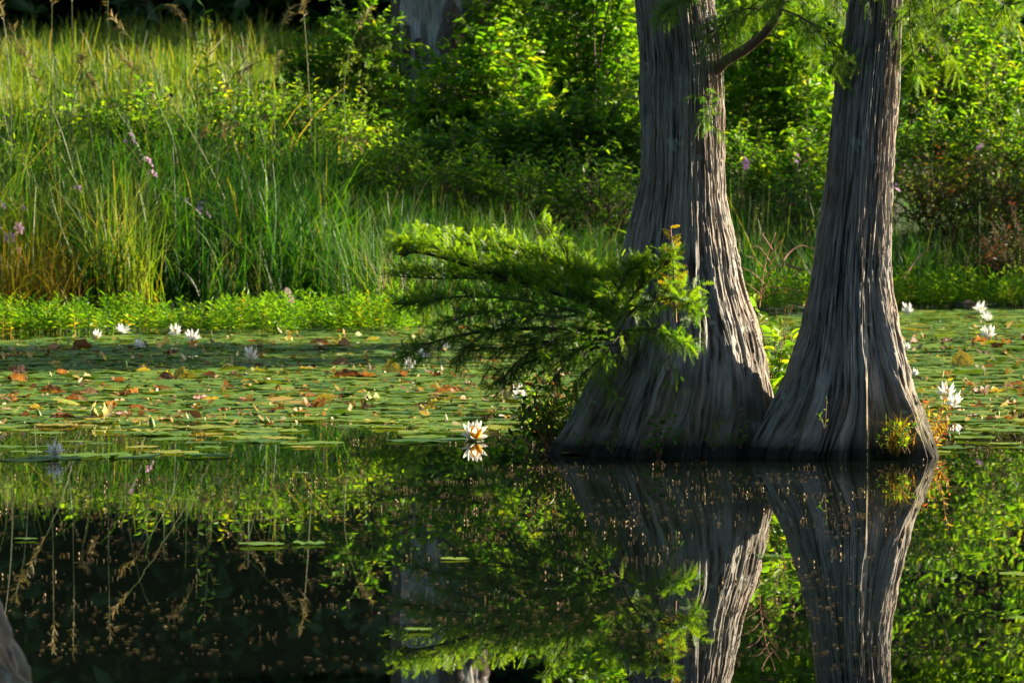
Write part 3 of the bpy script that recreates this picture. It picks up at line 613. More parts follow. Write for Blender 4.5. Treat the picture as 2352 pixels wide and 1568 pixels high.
    S('weed_clump', 'leafy green weeds above the low cypress branch', 'weeds', 59.8, [(1050, 440, 110, 60), (1200, 470, 120, 70), (1370, 470, 90, 80), (1120, 540, 110, 50)], 4200, 'bright', .075, .36, .7, 26, up=.8, rshift=-.15)
    S('weed_clump', 'bright leafy weeds among the tall grass at the left edge', 'weeds', 57.2, [(60, 420, 70, 60), (170, 520, 80, 60), (30, 560, 60, 60)], 1700, 'bright', .065, .3, .7, 27, up=1.0, rshift=.05)
    S('weed_clump', 'leafy weeds in the middle of the tall left grass', 'weeds', 57.6, [(330, 470, 70, 60), (450, 420, 70, 60), (540, 520, 70, 60), (270, 590, 70, 50)], 2000, 'mid', .07, .3, .7, 28, up=1.0)
    S('weed_clump', 'broad-leaved weeds catching light at the top of the left grass', 'weeds', 60.0, [(140, 330, 70, 40), (300, 300, 80, 45), (430, 330, 70, 45), (540, 280, 60, 50)], 2200, 'bright', .085, .40, .7, 29, up=.9)
    S('weed_clump', 'yellow-green leafy weeds low at the left above the shore plants', 'weeds', 55.2, [(60, 640, 60, 40), (200, 640, 80, 45), (380, 640, 90, 45), (560, 640, 90, 45)], 2400, 'mid', .06, .32, .7, 30, up=1.0)
    # snag with peeled pale wood and shaggy bark
    ds = 67.0; o = P(1010, 300, ds); o[2] = float(ground(o[0], ds))
    sn = tag(empty('dead_snag', o), 'weathered pale dead tree trunk with peeling bark behind the bushes', 'dead tree')
    build_trunk('trunk', [(-900, 925, 1150), (-200, 915, 1120), (0, 910, 1110), (150, 915, 1105), (300, 930, 1090), (430, 925, 1100)], ds, [(-60, 1, 12, 0), (0, 1, 14, 0), (50, 1, 12, 0), (120, 1, 20, 0), (200, 1, 20, 0)], 51, ztop=9, nth=200, nz=120, parent=sn, origin=o, mat='snag', zlow=.6, zfull=5, strips=30, depth=.02)
    rng = np.random.default_rng(77)
    cxm = P(1010, 100, ds)[0]
    for a0, a1, w, z0, z1 in [(-84, 0, .26, .8, 6.5), (-47, 0, .07, 1.6, 3.1), (16, 0, .30, 2.3, 7), (42, 0, .26, 1.0, 7), (66, 0, .26, .8, 6.8), (-28, 0, .06, 2.62, 2.95), (92, 0, .3, .8, 6)]:
        A = Acc(); n = 40; k = 7; zs = np.linspace(z0, z1, n)
        ppm = F / ds; V = []
        for i, z in enumerate(zs):
            rr = .545 + .012 + (.02 * rng.standard_normal() if 1 < i < n - 2 else -.02)
            wid = w * (.75 + .25 * math.sin(i * .9 + a0) + .1 * rng.standard_normal()); ang = math.radians(a0) + np.linspace(-wid / 2, wid / 2, k) / .5
            for j_, a in enumerate(ang):
                q = rr + .03 * math.sin(j_ * 2.2 + i * .15) - (.05 if j_ in (0, k - 1) else 0)
                V.append([cxm + q * math.sin(a), ds - q * math.cos(a), z])
        i_, j_ = np.meshgrid(np.arange(k - 1), np.arange(n - 1)); kk = j_ * k + i_
        A.add(V, quads=np.stack([kk, kk + 1, kk + k + 1, kk + k], -1))
        V = np.array(V); bk = np.stack([V[:, 0] - cxm, V[:, 1] - ds, V[:, 2]], -1)
        link('bark_strip', A.mesh('bark_strip', M['snagbark'], True, o, {'bark': bk}), sn)
    S('climbing_vine', 'leafy vine climbing the right side of the dead snag', 'vine', 66.2, [(1120, 60, 40, 70), (1190, 40, 50, 70), (1170, 130, 60, 50)], 1500, 'bright', .11, .5, .5, 18, stem=False, ground_z=1.6)
build_vegetation()

def build_woods():
    """shady wood beyond the meadow; a few crown meshes shared by many trees"""
    rng = np.random.default_rng(8); protos = []
    for k in range(3):
        Aw, Al = Acc(), Acc(); H = 14 + 2 * k
        tube(Aw, spline(np.array([[0, 0, -.3], [.1, .05, H * .4], [-.05, .1, H * .9]]), 12), np.linspace(.28, .05, 12), 8, .3)
        nb = 30; n = 6500
        cz = np.linspace(.06, .95, nb) * H; ca = rng.random(nb) * 6.28; rr = (2.6 * np.sin(np.pi * (cz / H * .8 + .18)) + .4)
        cc = np.stack([np.cos(ca) * rr * .55, np.sin(ca) * rr * .55, cz], -1)
        for c in cc: tube(Aw, spline(np.array([[0, 0, max(.2, c[2] - 1.0)], [c[0] * .5, c[1] * .5, c[2] - .3], c]), 5), np.linspace(.06, .02, 5), 4, .3)
        bi = rng.integers(0, nb, n); p = cc[bi] + nrm(rng.standard_normal((n, 3))) * (rng.random((n, 1)) ** .4) * np.array([1.7, 1.7, 1.1])
        p[:, 2] = np.maximum(p[:, 2], .1)
        L = .42 * (.6 + .8 * rng.random(n)); leaves(Al, p, rng.standard_normal((n, 3)) * [1, 1, .5], nrm(Z + .7 * rng.standard_normal((n, 3))), L, L * .55, rng.random(n), .3)
        protos.append((Aw.mesh('trunk', M['twig']), Al.mesh('crown', M['dark'])))
    spots = []
    for row, (d, step) in enumerate([(96, 2.8), (100, 3.0), (105, 3.4), (111, 3.6), (118, 4)]):
        x = -26 + row * 1.3
        while x < 46: spots.append((x + rng.uniform(-.7, .7), d + rng.uniform(-1.5, 1.5))); x += step
    for i, (x, d) in enumerate(spots):
        tw, lf = protos[i % 3]; r = empty('woodland_tree', (x, d, float(ground(x, d))))
        r.rotation_euler.z = rng.random() * 6.28; s = .9 + .3 * rng.random(); r.scale = (s, s, s)
        tag(r, 'dark shaded woodland tree beyond the sunlit meadow', 'tree', 'shady wood beyond the meadow')
        link('trunk', tw, r); link('crown', lf, r)
    # unseen trees added for shade on the lower bank, pads and near trunk
    sparse = Acc(); n = 3600; bi = rng.integers(0, 30, n); p = cc[bi] + nrm(rng.standard_normal((n, 3))) * (rng.random((n, 1)) ** .4) * np.array([1.7, 1.7, 1.1]); L = .40 * (.6 + .8 * rng.random(n))
    leaves(sparse, p, rng.standard_normal((n, 3)) * [1, 1, .5], nrm(Z + .7 * rng.standard_normal((n, 3))), L, L * .5, rng.random(n), .3); sparse = sparse.mesh('crown', M['mid'])
    for x, d, s, lab in [(9.5, 60.2, .42, 'unseen leafy tree added on the right bank to shade the lower bank'), (5.2, 18.8, .40, 'unseen leafy tree added at the right to shade the near cypress root'), (7.4, 19.5, .5, 'second unseen leafy tree added at the right to shade the near cypress root'), (9.7, 62.8, .42, 'unseen leafy tree added behind its twin to shade the lower bank')]:
        r = empty('added_shade_tree', (x, d, max(0, float(ground(x, d))))); r.scale = (s, s, s); tag(r, lab, 'tree')
        link('trunk', protos[2][0], r); link('crown', sparse if d > 30 else protos[2][1], r)
    Aw, Al = Acc(), Acc(); tube(Aw, spline(np.array([[0, 0, -.4], [.05, 0, 2.5], [0, .05, 5.2]]), 12), np.linspace(.2, .05, 12), 8, .3)
    n = 3200; p = np.array([0, 0, 4.3]) + nrm(rng.standard_normal((n, 3))) * rng.random((n, 1)) ** .4 * np.array([1.5, 1.5, 1.15]); L = .16 * (.6 + .8 * rng.random(n))
    for c in p[:24]: tube(Aw, spline(np.array([[0, 0, 3.0 + .3 * (c[2] - 3)], c * [.5, .5, 1], c]), 5), np.linspace(.04, .01, 5), 4, .3)
    leaves(Al, p, rng.standard_normal((n, 3)) * [1, 1, .5], nrm(Z + .7 * rng.standard_normal((n, 3))), L, L * .5, rng.random(n), .3); tm, cm = Aw.mesh('trunk', M['twig']), Al.mesh('crown', M['mid'])
    for x, d, lab in [(8.6, 47.9, 'unseen round-crowned tree added at the right to shade a band of pads'), (8.9, 50.7, 'second unseen round-crowned tree added farther back to shade the pads')]:  # added unseen trees, crowns set high so their shade lands on the left pads
        r = tag(empty('added_shade_tree', (x, d, 0)), lab, 'tree'); link('trunk', tm, r); link('crown', cm, r)
    for i in range(34):  # ring of unseen trees added to block low skylight on the trunks
        if i < 20: a = math.radians(190 + 150 * i / 19.); x, d = 26 * math.cos(a) * 1.1, -6 + 26 * math.sin(a) + rng.uniform(-2, 2)
        else: x, d = -19 + rng.uniform(-2, 1) - (i % 2) * 4, -2 + (i - 20) * 4.6
        if i > 20 and i % 2: continue
        tw, lf = protos[i % 3]; r = empty('added_screen_tree', (x, d, -.3)); r.rotation_euler.z = rng.random() * 6.28; s = 1.0 + .3 * rng.random(); r.scale = (s, s, s)
        tag(r, 'unseen dense tree added near the viewer to block low skylight', 'tree', 'unseen trees added to dim the skylight')
        link('trunk', tw, r); link('crown', lf, r)
build_woods()

# ------------------------------------------------------------------ grasses
def region_points(rng, n, x0, x1, s0, s1):
    """random ground points: photo columns x0..x1 at distance s behind the shoreline"""
    s = rng.uniform(s0, s1, n); xp = rng.uniform(x0, x1, n)
    Y = 55 + s; X = (xp - 1176) / F * Y; Y = dshore(X) + s; X = (xp - 1176) / F * Y
    return np.stack([X, Y, np.maximum(ground(X, Y), -.05)], -1), xp

def build_grass():
    rng = np.random.default_rng(14)
    def field(name, label, n, x0, x1, s0, s1, h0, h1, w, mat, lean=.25, curve=.45, K=4, rr=(.5, .25), hfun=None, clump=True, patch=0):
        b, xp = region_points(rng, n, x0, x1, s0, s1)
        if clump:
            k = max(8, n // 22); ctr, _ = region_points(rng, k, x0, x1, s0, s1); 
            if patch:
                pn = vnoise(ctr[:, 0] * 2.6 + 60, ctr[:, 1] * 1.1 + 60, 77); ctr = ctr[pn > patch]; k = len(ctr)
            ci = rng.integers(0, k, n); b = ctr[ci] + rng.standard_normal((n, 3)) * [.10, .10, 0]
            b[:, 2] = np.maximum(ground(b[:, 0], b[:, 1]), -.05); hs = (rng.uniform(.7, 1.15, k) * (.7 + .6 * vnoise(ctr[:, 0] * 1.9 + 30, ctr[:, 1] * .9 + 30, 78)))[ci]; rs = rng.normal(0, .12, k)[ci]
        else: hs = 1; rs = 0
        h = rng.uniform(h0, h1, n) * hs
        if hfun is not None: h = h * hfun(b)
        A = Acc(); blades(A, b, h, rng.random(n) * 6.28, rng.normal(0, lean, n), np.abs(rng.normal(0, curve, n)), w * rng.uniform(.6, 1.3, n), np.clip(rng.normal(rr[0], rr[1], n) + rs, 0, 1), K, .4, rng.random(n) * 6.28)
        tag(link(name, A.mesh(name, M[mat])), label, 'grass', kind='stuff')
    field('tall_grass', 'tall green grass on the left bank', 7200, -120, 760, 1.0, 8.0, .5, 1.5, .020, 'grass', .32, .6, 5, (.42, .26), patch=.36)
    field('arching_grass', 'long arching grass blades leaning over the left bank', 2300, -140, 760, 1.6, 8.5, .8, 1.6, .026, 'grass', .45, 1.2, 7, (.55, .25), patch=.42)
    field('arching_grass', 'arching grass blades tinted sunlit yellow, standing above the left bank', 1200, -140, 700, 2.6, 9.5, .8, 1.6, .022, 'meadow', .45, 1.15, 7, (.5, .22), patch=.45)  # meadow colours used here so the blades look sunlit
    field('bank_grass', 'dark dense grass low on the bank in the middle', 7000, 560, 1480, .6, 5.0, .35, .85, .012, 'grass', .2, .4, 4, (.35, .22))
    field('bank_grass', 'mixed grass around the foot of the right bank', 6500, 1640, 2460, .3, 4.0, .35, .9, .011, 'grass', .2, .4, 4, (.4, .25))
    field('golden_grass', 'yellow and orange sunlit grass at the left edge of the bank', 1300, -80, 140, .0, 1.6, .35, .75, .010, 'goldgrass', .25, .5, 4)
    field('sunlit_tint_grass', 'grass tinted bright as if sunlit in the left foreground of the bank', 2600, -100, 330, .8, 4.0, .7, 1.25, .013, 'meadow', .2, .5, 4)  # yellower meadow material stands in for sun on this grass
    field('shore_grass', 'short grass fringing the middle shoreline', 2600, 880, 1720, -.4, 1.4, .15, .42, .010, 'grass', .25, .5, 3, (.45, .25))
    # meadow beyond the bank
    field('meadow_grass', 'sunlit meadow grass rising towards the wood', 32000, -250, 1100, 9, 36, .30, .75, .022, 'meadow', .25, .4, 3, (.42, .28))
    field('meadow_grass', 'rough grass behind the right bushes', 7000, 1100, 2600, 6, 30, .3, .6, .018, 'grass', .2, .4, 3, (.4, .2), clump=False)
    field('straw_grass', 'thin dead straw stems standing in the left bank grass', 420, 300, 620, 1.0, 4, .6, 1.2, .006, 'straw', .25, .3, 4)
    field('straw_grass', 'thin pale straw scattered through the middle bank', 420, 620, 1480, .6, 5, .5, .95, .006, 'straw', .35, .4, 4)
    field('straw_grass', 'thin pale straw scattered through the right bank', 420, 1650, 2400, .6, 4, .5, .9, .006, 'straw', .4, .4, 4)
build_grass()

# single seeding stalks
def seed_stalk(pts, d, label, heavy=1.0, seed=0, mat='straw'):
    rng = np.random.default_rng(seed); c = spline(pix([(x, y, d) for x, y in pts]), 26)
    o = np.array([c[0][0], d, float(ground(c[0][0], d))]); c[0] = np.where([1, 1, 0], c[0], o)
    r = tag(empty('seeding_grass_stalk', o), label, 'grass stalk', 'seeding grass stalks on the left bank')
    A = Acc(); tube(A, c, np.linspace(.0065, .002, 26), 4, rng.random()); part('stem', A, M['stalk'], r, o)
    A = Acc(); k = int(52 * heavy); t = rng.uniform(.70 if heavy > .7 else .78, 1, k) * 25; i = np.clip(t.astype(int), 0, 24); p = c[i] + (c[i + 1] - c[i]) * (t - i)[:, None]
    tan = nrm(c[i + 1] - c[i]); dr = nrm(tan * .9 + .45 * rng.standard_normal((k, 3)) - Z * .35)
    L = rng.uniform(.05, .11, k) * (.6 + .5 * heavy); leaves(A, p, dr, nrm(rng.standard_normal((k, 3))), L, L * .11, rng.random(k), .2)
    part('seed_head', A, M[mat], r, o)

for i, (pts, d, lab, hv) in enumerate([
    ([(118, 520), (118, 250), (119, 60), (119, -60)], 57.5, 'straight upright grass stalk third from the left edge, running out of the top', .7),
    ([(170, 500), (165, 250), (166, 60), (163, -80)], 58.0, 'straight upright grass stalk crossing the dark wood, left of the drooping plumes', .5),
    ([(250, 470), (246, 220), (247, 60), (249, -40)], 58.5, 'thin upright stalk just left of the drooping plume over the dark wood', .4),
    ([(300, 480), (290, 260), (320, 90), (355, 22), (400, 18), (438, 78)], 58, 'stalk whose plume droops right over the dark wood', 1.0),
    ([(560, 560), (470, 360), (330, 130), (250, 30)], 57, 'long straight stalk leaning left across the meadow with a pinkish tip', .7),
    ([(420, 560), (400, 330), (330, 190), (270, 118)], 57.2, 'stalk arching left with a reddish plume over the meadow', .8),
    ([(745, 520), (730, 330), (690, 190), (620, 140), (560, 160), (550, 180)], 59, 'pale arched stalk nodding left above the bright bush', 1.0),
    ([(640, 480), (600, 300), (575, 200), (560, 130), (556, 110)], 59, 'stalk with short upright brown tip right of the middle meadow', .5),
    ([(720, 470), (712, 250), (700, 60), (690, -40)], 59.5, 'tall yellowish stalk left of the gappy bush', .8),
    ([(800, 400), (790, 200), (815, 80), (850, 20)], 60, 'stalk leaning right in front of the gappy bush', .8),
    ([(200, 520), (150, 330), (110, 230), (50, 110)], 57, 'stalk arching left with pale plume near the left edge', 1.0),
    ([(60, 520), (62, 300), (50, 150), (28, 60)], 57.2, 'stalk leaning left close to the left edge', .9),
    ([(20, 500), (25, 250), (10, 60), (-12, -20)], 56.5, 'stalk beside the left frame edge reaching the top', .8),
    ([(150, 480), (160, 280), (190, 170), (215, 190)], 57.5, 'short nodding plume above the bright meadow strip', .9),
    ([(230, 470), (205, 280), (185, 160), (190, 130)], 57.7, 'yellow seeded stalk beside the nodding plume', .9),
    ([(390, 520), (470, 300), (560, 140), (640, 60), (668, 18)], 59, 'long stalk leaning far right with a reddish tip', .7),
    ([(520, 560), (500, 430), (505, 330), (520, 290)], 56.5, 'reddish-brown seed spike in the shaded left grass', .8),
    ([(430, 570), (440, 420), (455, 330), (470, 300)], 56.3, 'pale brown seed spike left of the reddish one', .7),
    ([(300, 640), (330, 540), (370, 510), (420, 540), (438, 600)], 55.3, 'pale drooping seed head low on the left bank', 1.0),
    ([(640, 560), (660, 440), (715, 330), (770, 310), (830, 340)], 58, 'thin stalk drooping right below the gappy bush', .6),
    ([(480, 520), (520, 300), (560, 180), (605, 100)], 59.3, 'straight stalk leaning right beside the arched pale one', .5),
    ([(640, 470), (632, 320), (628, 200), (640, 120)], 59.2, 'upright yellowish stalk in front of the gappy bush foot', .6),
]):
    seed_stalk(pts, d, lab, hv, 100 + i)

# leaning dead sticks on the far bank
def stick(pts, r0, label, seed, mat='redtwig'):
    c = spline(pix(pts), 18); o = c[0].copy(); A = Acc(); tube(A, c, np.linspace(r0, r0 * .35, 18), 6, .8, .06)
    ob = link('dead_stick', A.mesh('dead_stick', M[mat], True, o), None, o); tag(ob, label, 'stick', 'dead sticks on the far bank')
stick([(960, 720, 53.6), (890, 690, 53.8), (830, 660, 54), (700, 605, 54.2)], .014, 'long pale stick slanting down towards the low cypress branch', 1)
stick([(860, 697, 53.9), (895, 690, 53.8), (930, 690, 53.7), (958, 692, 53.7)], .012, 'short bent stick lying by the shore left of the low branch', 2)
stick([(1840, 620, 57.8), (1800, 600, 58), (1835, 565, 58.2), (1880, 575, 58.4)], .014, 'bent pale stick seen between the two cypress trunks', 3)
stick([(2075, 640, 58.8), (2110, 590, 59), (2150, 560, 59)], .01, 'thin brown stick leaning right beside the leaning cypress', 4)

def lump(name, label, cat, x, y, wpx, hpx, d, mat, seed):
    rng = np.random.default_rng(seed); ppm = F / d; n, m = 18, 10
    T, H = np.meshgrid(np.linspace(0.02, np.pi / 2 + .3, m), np.arange(n) * 2 * np.pi / n, indexing='ij')
    k = 1 + .22 * vnoise(H / (2 * np.pi) * 7, T * 3 + 9, seed, 7) - .1
    v = np.stack([k * np.sin(T) * np.cos(H) * wpx / 2 / ppm, k * np.sin(T) * np.sin(H) * .3, k * np.cos(T) * hpx / ppm], -1)
    j = np.arange(n); jn = (j + 1) % n; A = Acc(); A.add(v, quads=np.arange(m - 1)[:, None, None] * n + np.stack([j, j + n, jn + n, jn], -1)[None])
    p = P(x, y, d); me = A.mesh(name, M[mat], True, (0, 0, 0), {'bark': v.reshape(-1, 3)}); tag(link(name, me, None, p), label, cat)
lump('tree_stump', 'small dark stump behind the leafy shore plants', 'stump', 656, 705, 44, 42, 53.3, 'snagbark', 4)
lump('mossy_log', 'dark log end at the right far shoreline under the reddish weeds', 'log', 2215, 706, 60, 18, 59.3, 'snagbark', 6)
lump('mossy_log', 'grey log end at the right frame edge on the far shoreline', 'log', 2345, 700, 50, 24, 59.6, 'snagbark', 7)

# ------------------------------------------------------------------ leafy plants standing in the shallows
def marginal_mesh(rng, h, A=None, at=(0, 0, 0)):
    A = A or Acc(); at = np.asarray(at, float)
    az = rng.random() * 6.28; top = at + np.array([math.cos(az) * .12 * h, math.sin(az) * .12 * h, h])
    r = np.clip(.45 + .2 * rng.standard_normal(), 0, 1)
    sticks(A, [at - Z * .1], [top], .0035, .002, r + .2, 3)
    k = 13; t = np.linspace(.25, 1, k); p = at + (top - at) * t[:, None]; a = np.arange(k) * 2.4 + rng.random() * 6
    up = .35 + .9 * t ** 3
    d = np.stack([np.cos(a), np.sin(a), up], -1); L = .075 * (.75 + .5 * rng.random(k)) * (1.15 - .4 * t)
    leaves(A, p, d, nrm(Z[None] + .3 * rng.standard_normal((k, 3)) - .5 * d), L, L * .3, np.clip(r + .15 * rng.standard_normal(k) - .1 + .2 * (1 - t), 0, 1), .25)
    return A

def build_marginals():
    rng = np.random.default_rng(31)
    protos = [marginal_mesh(rng, h).mesh('marginal_stem', M['primrose']) for h in (.2, .24, .27, .31, .17)]
    A = Acc()
    for i in range(1050):
        x = rng.uniform(-60, 960); s = rng.uniform(-2.3, .7); Y = 53 + s + (.4 if x > 700 else 0); X = (x - 1176) / F * Y
        z = max(0, float(ground(X, Y))) if s > 0 else 0
        dn = float(vnoise(np.array([X * 1.7 + 50]), np.array([Y * 1.3]), 19)[0])
        if dn < .32: continue
        marginal_mesh(rng, rng.uniform(.12, .28) * (.55 + .9 * dn) * (1.0 if s < .3 else .8), A, (X, Y, z))
    for i in range(330):
        x = rng.uniform(2050, 2440) if i % 4 else rng.uniform(1640, 1880); X0 = (x - 1176) / F * 58; Y = float(dshore(X0)) + rng.uniform(-.9, .6); X = (x - 1176) / F * Y
        marginal_mesh(rng, rng.uniform(.18, .42), A, (X, Y, 0))
    tag(link('shore_plants', A.mesh('shore_plants', M['primrose'])), 'bright leafy plants massed along the shallow shore', 'shore plants', kind='stuff')
    for i in range(150):       # front row standing out of the water
        x = rng.uniform(-30, 940); y = rng.uniform(748, 776) if x < 330 else rng.uniform(738, 763)
        p = Wp(x, y, -.02); o = link('shore_plant', protos[i % 5], None, p); o.rotation_euler.z = rng.random() * 6.28; s = rng.uniform(.7, 1.15); o.scale = (s, s, s)
        tag(o, 'upright bright green leafy stem in the front row of shore plants', 'shore plant', 'front row of leafy shore plants')
build_marginals()

# ------------------------------------------------------------------ lily pads
def pad_mesh(rng, n=16, wave=.006, A=None, at=None, r=.1, rot=0, tilt=(0, 0), rnd=.5, cup=0):
    A = A or Acc(); a = rot + np.linspace(.12, 2 * np.pi - .12, n); w = wave * rng.standard_normal(n); rim = r * (1 + .03 * rng.standard_normal(n))
    v = np.stack([np.cos(a) * rim, np.sin(a) * rim, w + cup * r], -1); mid = np.stack([np.cos(a) * rim * .55, np.sin(a) * rim * .55, 0 * a], -1)
    c = np.array([[np.cos(rot) * r * .12, np.sin(rot) * r * .12, -.001]])
    allv = np.concatenate([c, mid, v]); allv[:, 2] += allv[:, 0] * tilt[0] + allv[:, 1] * tilt[1]
    if at is not None: allv = allv + np.asarray(at)
    i = np.arange(n - 1)
    A.add(allv, quads=np.stack([1 + i, 1 + n + i, 2 + n + i, 2 + i], -1), tris=np.stack([0 * i, 1 + i, 2 + i], -1), rnd=np.clip(rnd, 0, 1))
    return A

def pad_density(x, y):
    """how thickly pads cover the pond at photo pixel x, y"""
    near = np.interp(x, [0, 300, 600, 900, 1150, 1300, 2050, 2180, 2352], [955, 962, 985, 950, 960, 930, 930, 962, 972])
    far = np.interp(x, [0, 400, 940, 1250, 1800, 2060, 2352], [786, 764, 752, 742, 728, 714, 712])
    near = near + 90 * (float(vnoise(np.array([x / 120. + 30]), np.array([y / 30. + 30]), 5)[0]) - .5)
    if y < far: return 0
    if y < near: return .97
    if y < near + 110: return .5 * (1 - (y - near) / 110) ** 1.7 + .01
    return .0

def build_pads():
    rng = np.random.default_rng(41)
    protos = [pad_mesh(rng, 20, w, r=1, rnd=.5, cup=c) for w, c in ((.015, 0), (.02, .01), (.03, .01), (.02, .0), (.05, .04))]
    protos = [p.mesh('lily_pad', M['pad']) for p in protos]
    cand = []
    Y = 31.0
    while Y < 62:
        X = -6.5
        while X < 6.5:
            px, py = X + rng.uniform(-.09, .09), Y + rng.uniform(-.09, .09)
            cx = 1176 + F * px / py; cyy = 333 + F * CAMH / py
            if -60 < cx < 2420 and rng.random() < pad_density(cx, cyy): cand.append((px, py, cx, cyy))
            X += .165
        Y += .165
    extra = [(955, 1014, .17), (1050, 1012, .16), (130, 1053, .16), (210, 1048, .17), (300, 1050, .16), (60, 1056, .18), (395, 1040, .15), (480, 1048, .15), (330, 985, .17), (395, 1000, .16), (480, 985, .17), (545, 975, .15), (620, 1015, .13), (1000, 965, .17), (1120, 985, .16), (470, 1020, .12), (2340, 1322, .08), (2350, 1425, .06), (600, 1253, .10), (710, 1250, .07), (960, 1450, .05), (1045, 1285, .06), (1770, 1278, .06), (60, 1240, .05), (2240, 1010, .12), (690, 1090, .05)]
    cand.sort(key=lambda c: c[1])
    allp = [(Wp(x, y)[0], water_depth(y), r) for x, y, r in extra] + [(c[0], c[1], rng.uniform(.07, .135)) for c in cand]
    A = Acc()
    for i, (X, Yd, r) in enumerate(allp):
        z = .004 + .010 * rng.random()
        if i < 300:
            o = link('lily_pad', protos[i % 5], None, (X, Yd, z)); o.scale = (r, r, r); o.rotation_euler = (rng.normal(0, .01), rng.normal(0, .01), rng.random() * 6.28)
            tag(o, 'round green lily pad lying flat in the near part of the pad field', 'lily pad', 'near floating lily pads')
        else:
            tl = .010 + (.07 if rng.random() < .13 else 0)
            pad_mesh(rng, 10, .0035, A, (X, Yd, z + .01 * rng.random()), r, rng.random() * 6.28, rng.normal(0, tl, 2), rng.normal(.42, .25))
    tag(link('lily_pad_mass', A.mesh('lily_pad_mass', M['padstuff'])), 'crowded field of floating green lily pads reaching the far shore', 'lily pads', kind='stuff')
build_pads()

def curled_mesh(rng, kind):
    """a drying pad: rim rolled and torn, one side lifted"""
    n, m = 22, 6; a = np.linspace(.1, 2 * np.pi - .1, n); rr = np.linspace(.08, 1, m)
    Rr, Aa = np.meshgrid(rr, a, indexing='ij'); tear = 1 - .22 * rng.random(n)[None] * Rr
    x = Rr * tear * np.cos(Aa); y = Rr * tear * np.sin(Aa)
    ph = rng.random() * 6.28
    if kind == 'fold':      # half of the pad stands up
        z = np.maximum(0, y) ** 1.3 * 1.0; y = np.where(y > 0, y * .35, y)
    elif kind == 'roll':    # both sides rolled inwards along x
        ang = y * 2.6; y, z = np.sin(ang) * .42, (1 - np.cos(ang)) * .40
    else:                   # cup, crumpled
        z = .45 * Rr ** 2 * (.6 + .4 * np.sin(Aa * 3 + ph)) + .1 * np.sin(Aa * 7 + ph) * Rr
    z = z + .10 * rng.standard_normal(z.shape) * Rr; x = x + .05 * rng.standard_normal(z.shape) * Rr; y = y + .05 * rng.standard_normal(z.shape) * Rr
    v = np.stack([x, y, z], -1); A = Acc(); i, j = np.meshgrid(np.arange(n - 1), np.arange(m - 1)); k = j * n + i
    A.add(v, quads=np.stack([k, k + 1, k + n + 1, k + n], -1)); return A

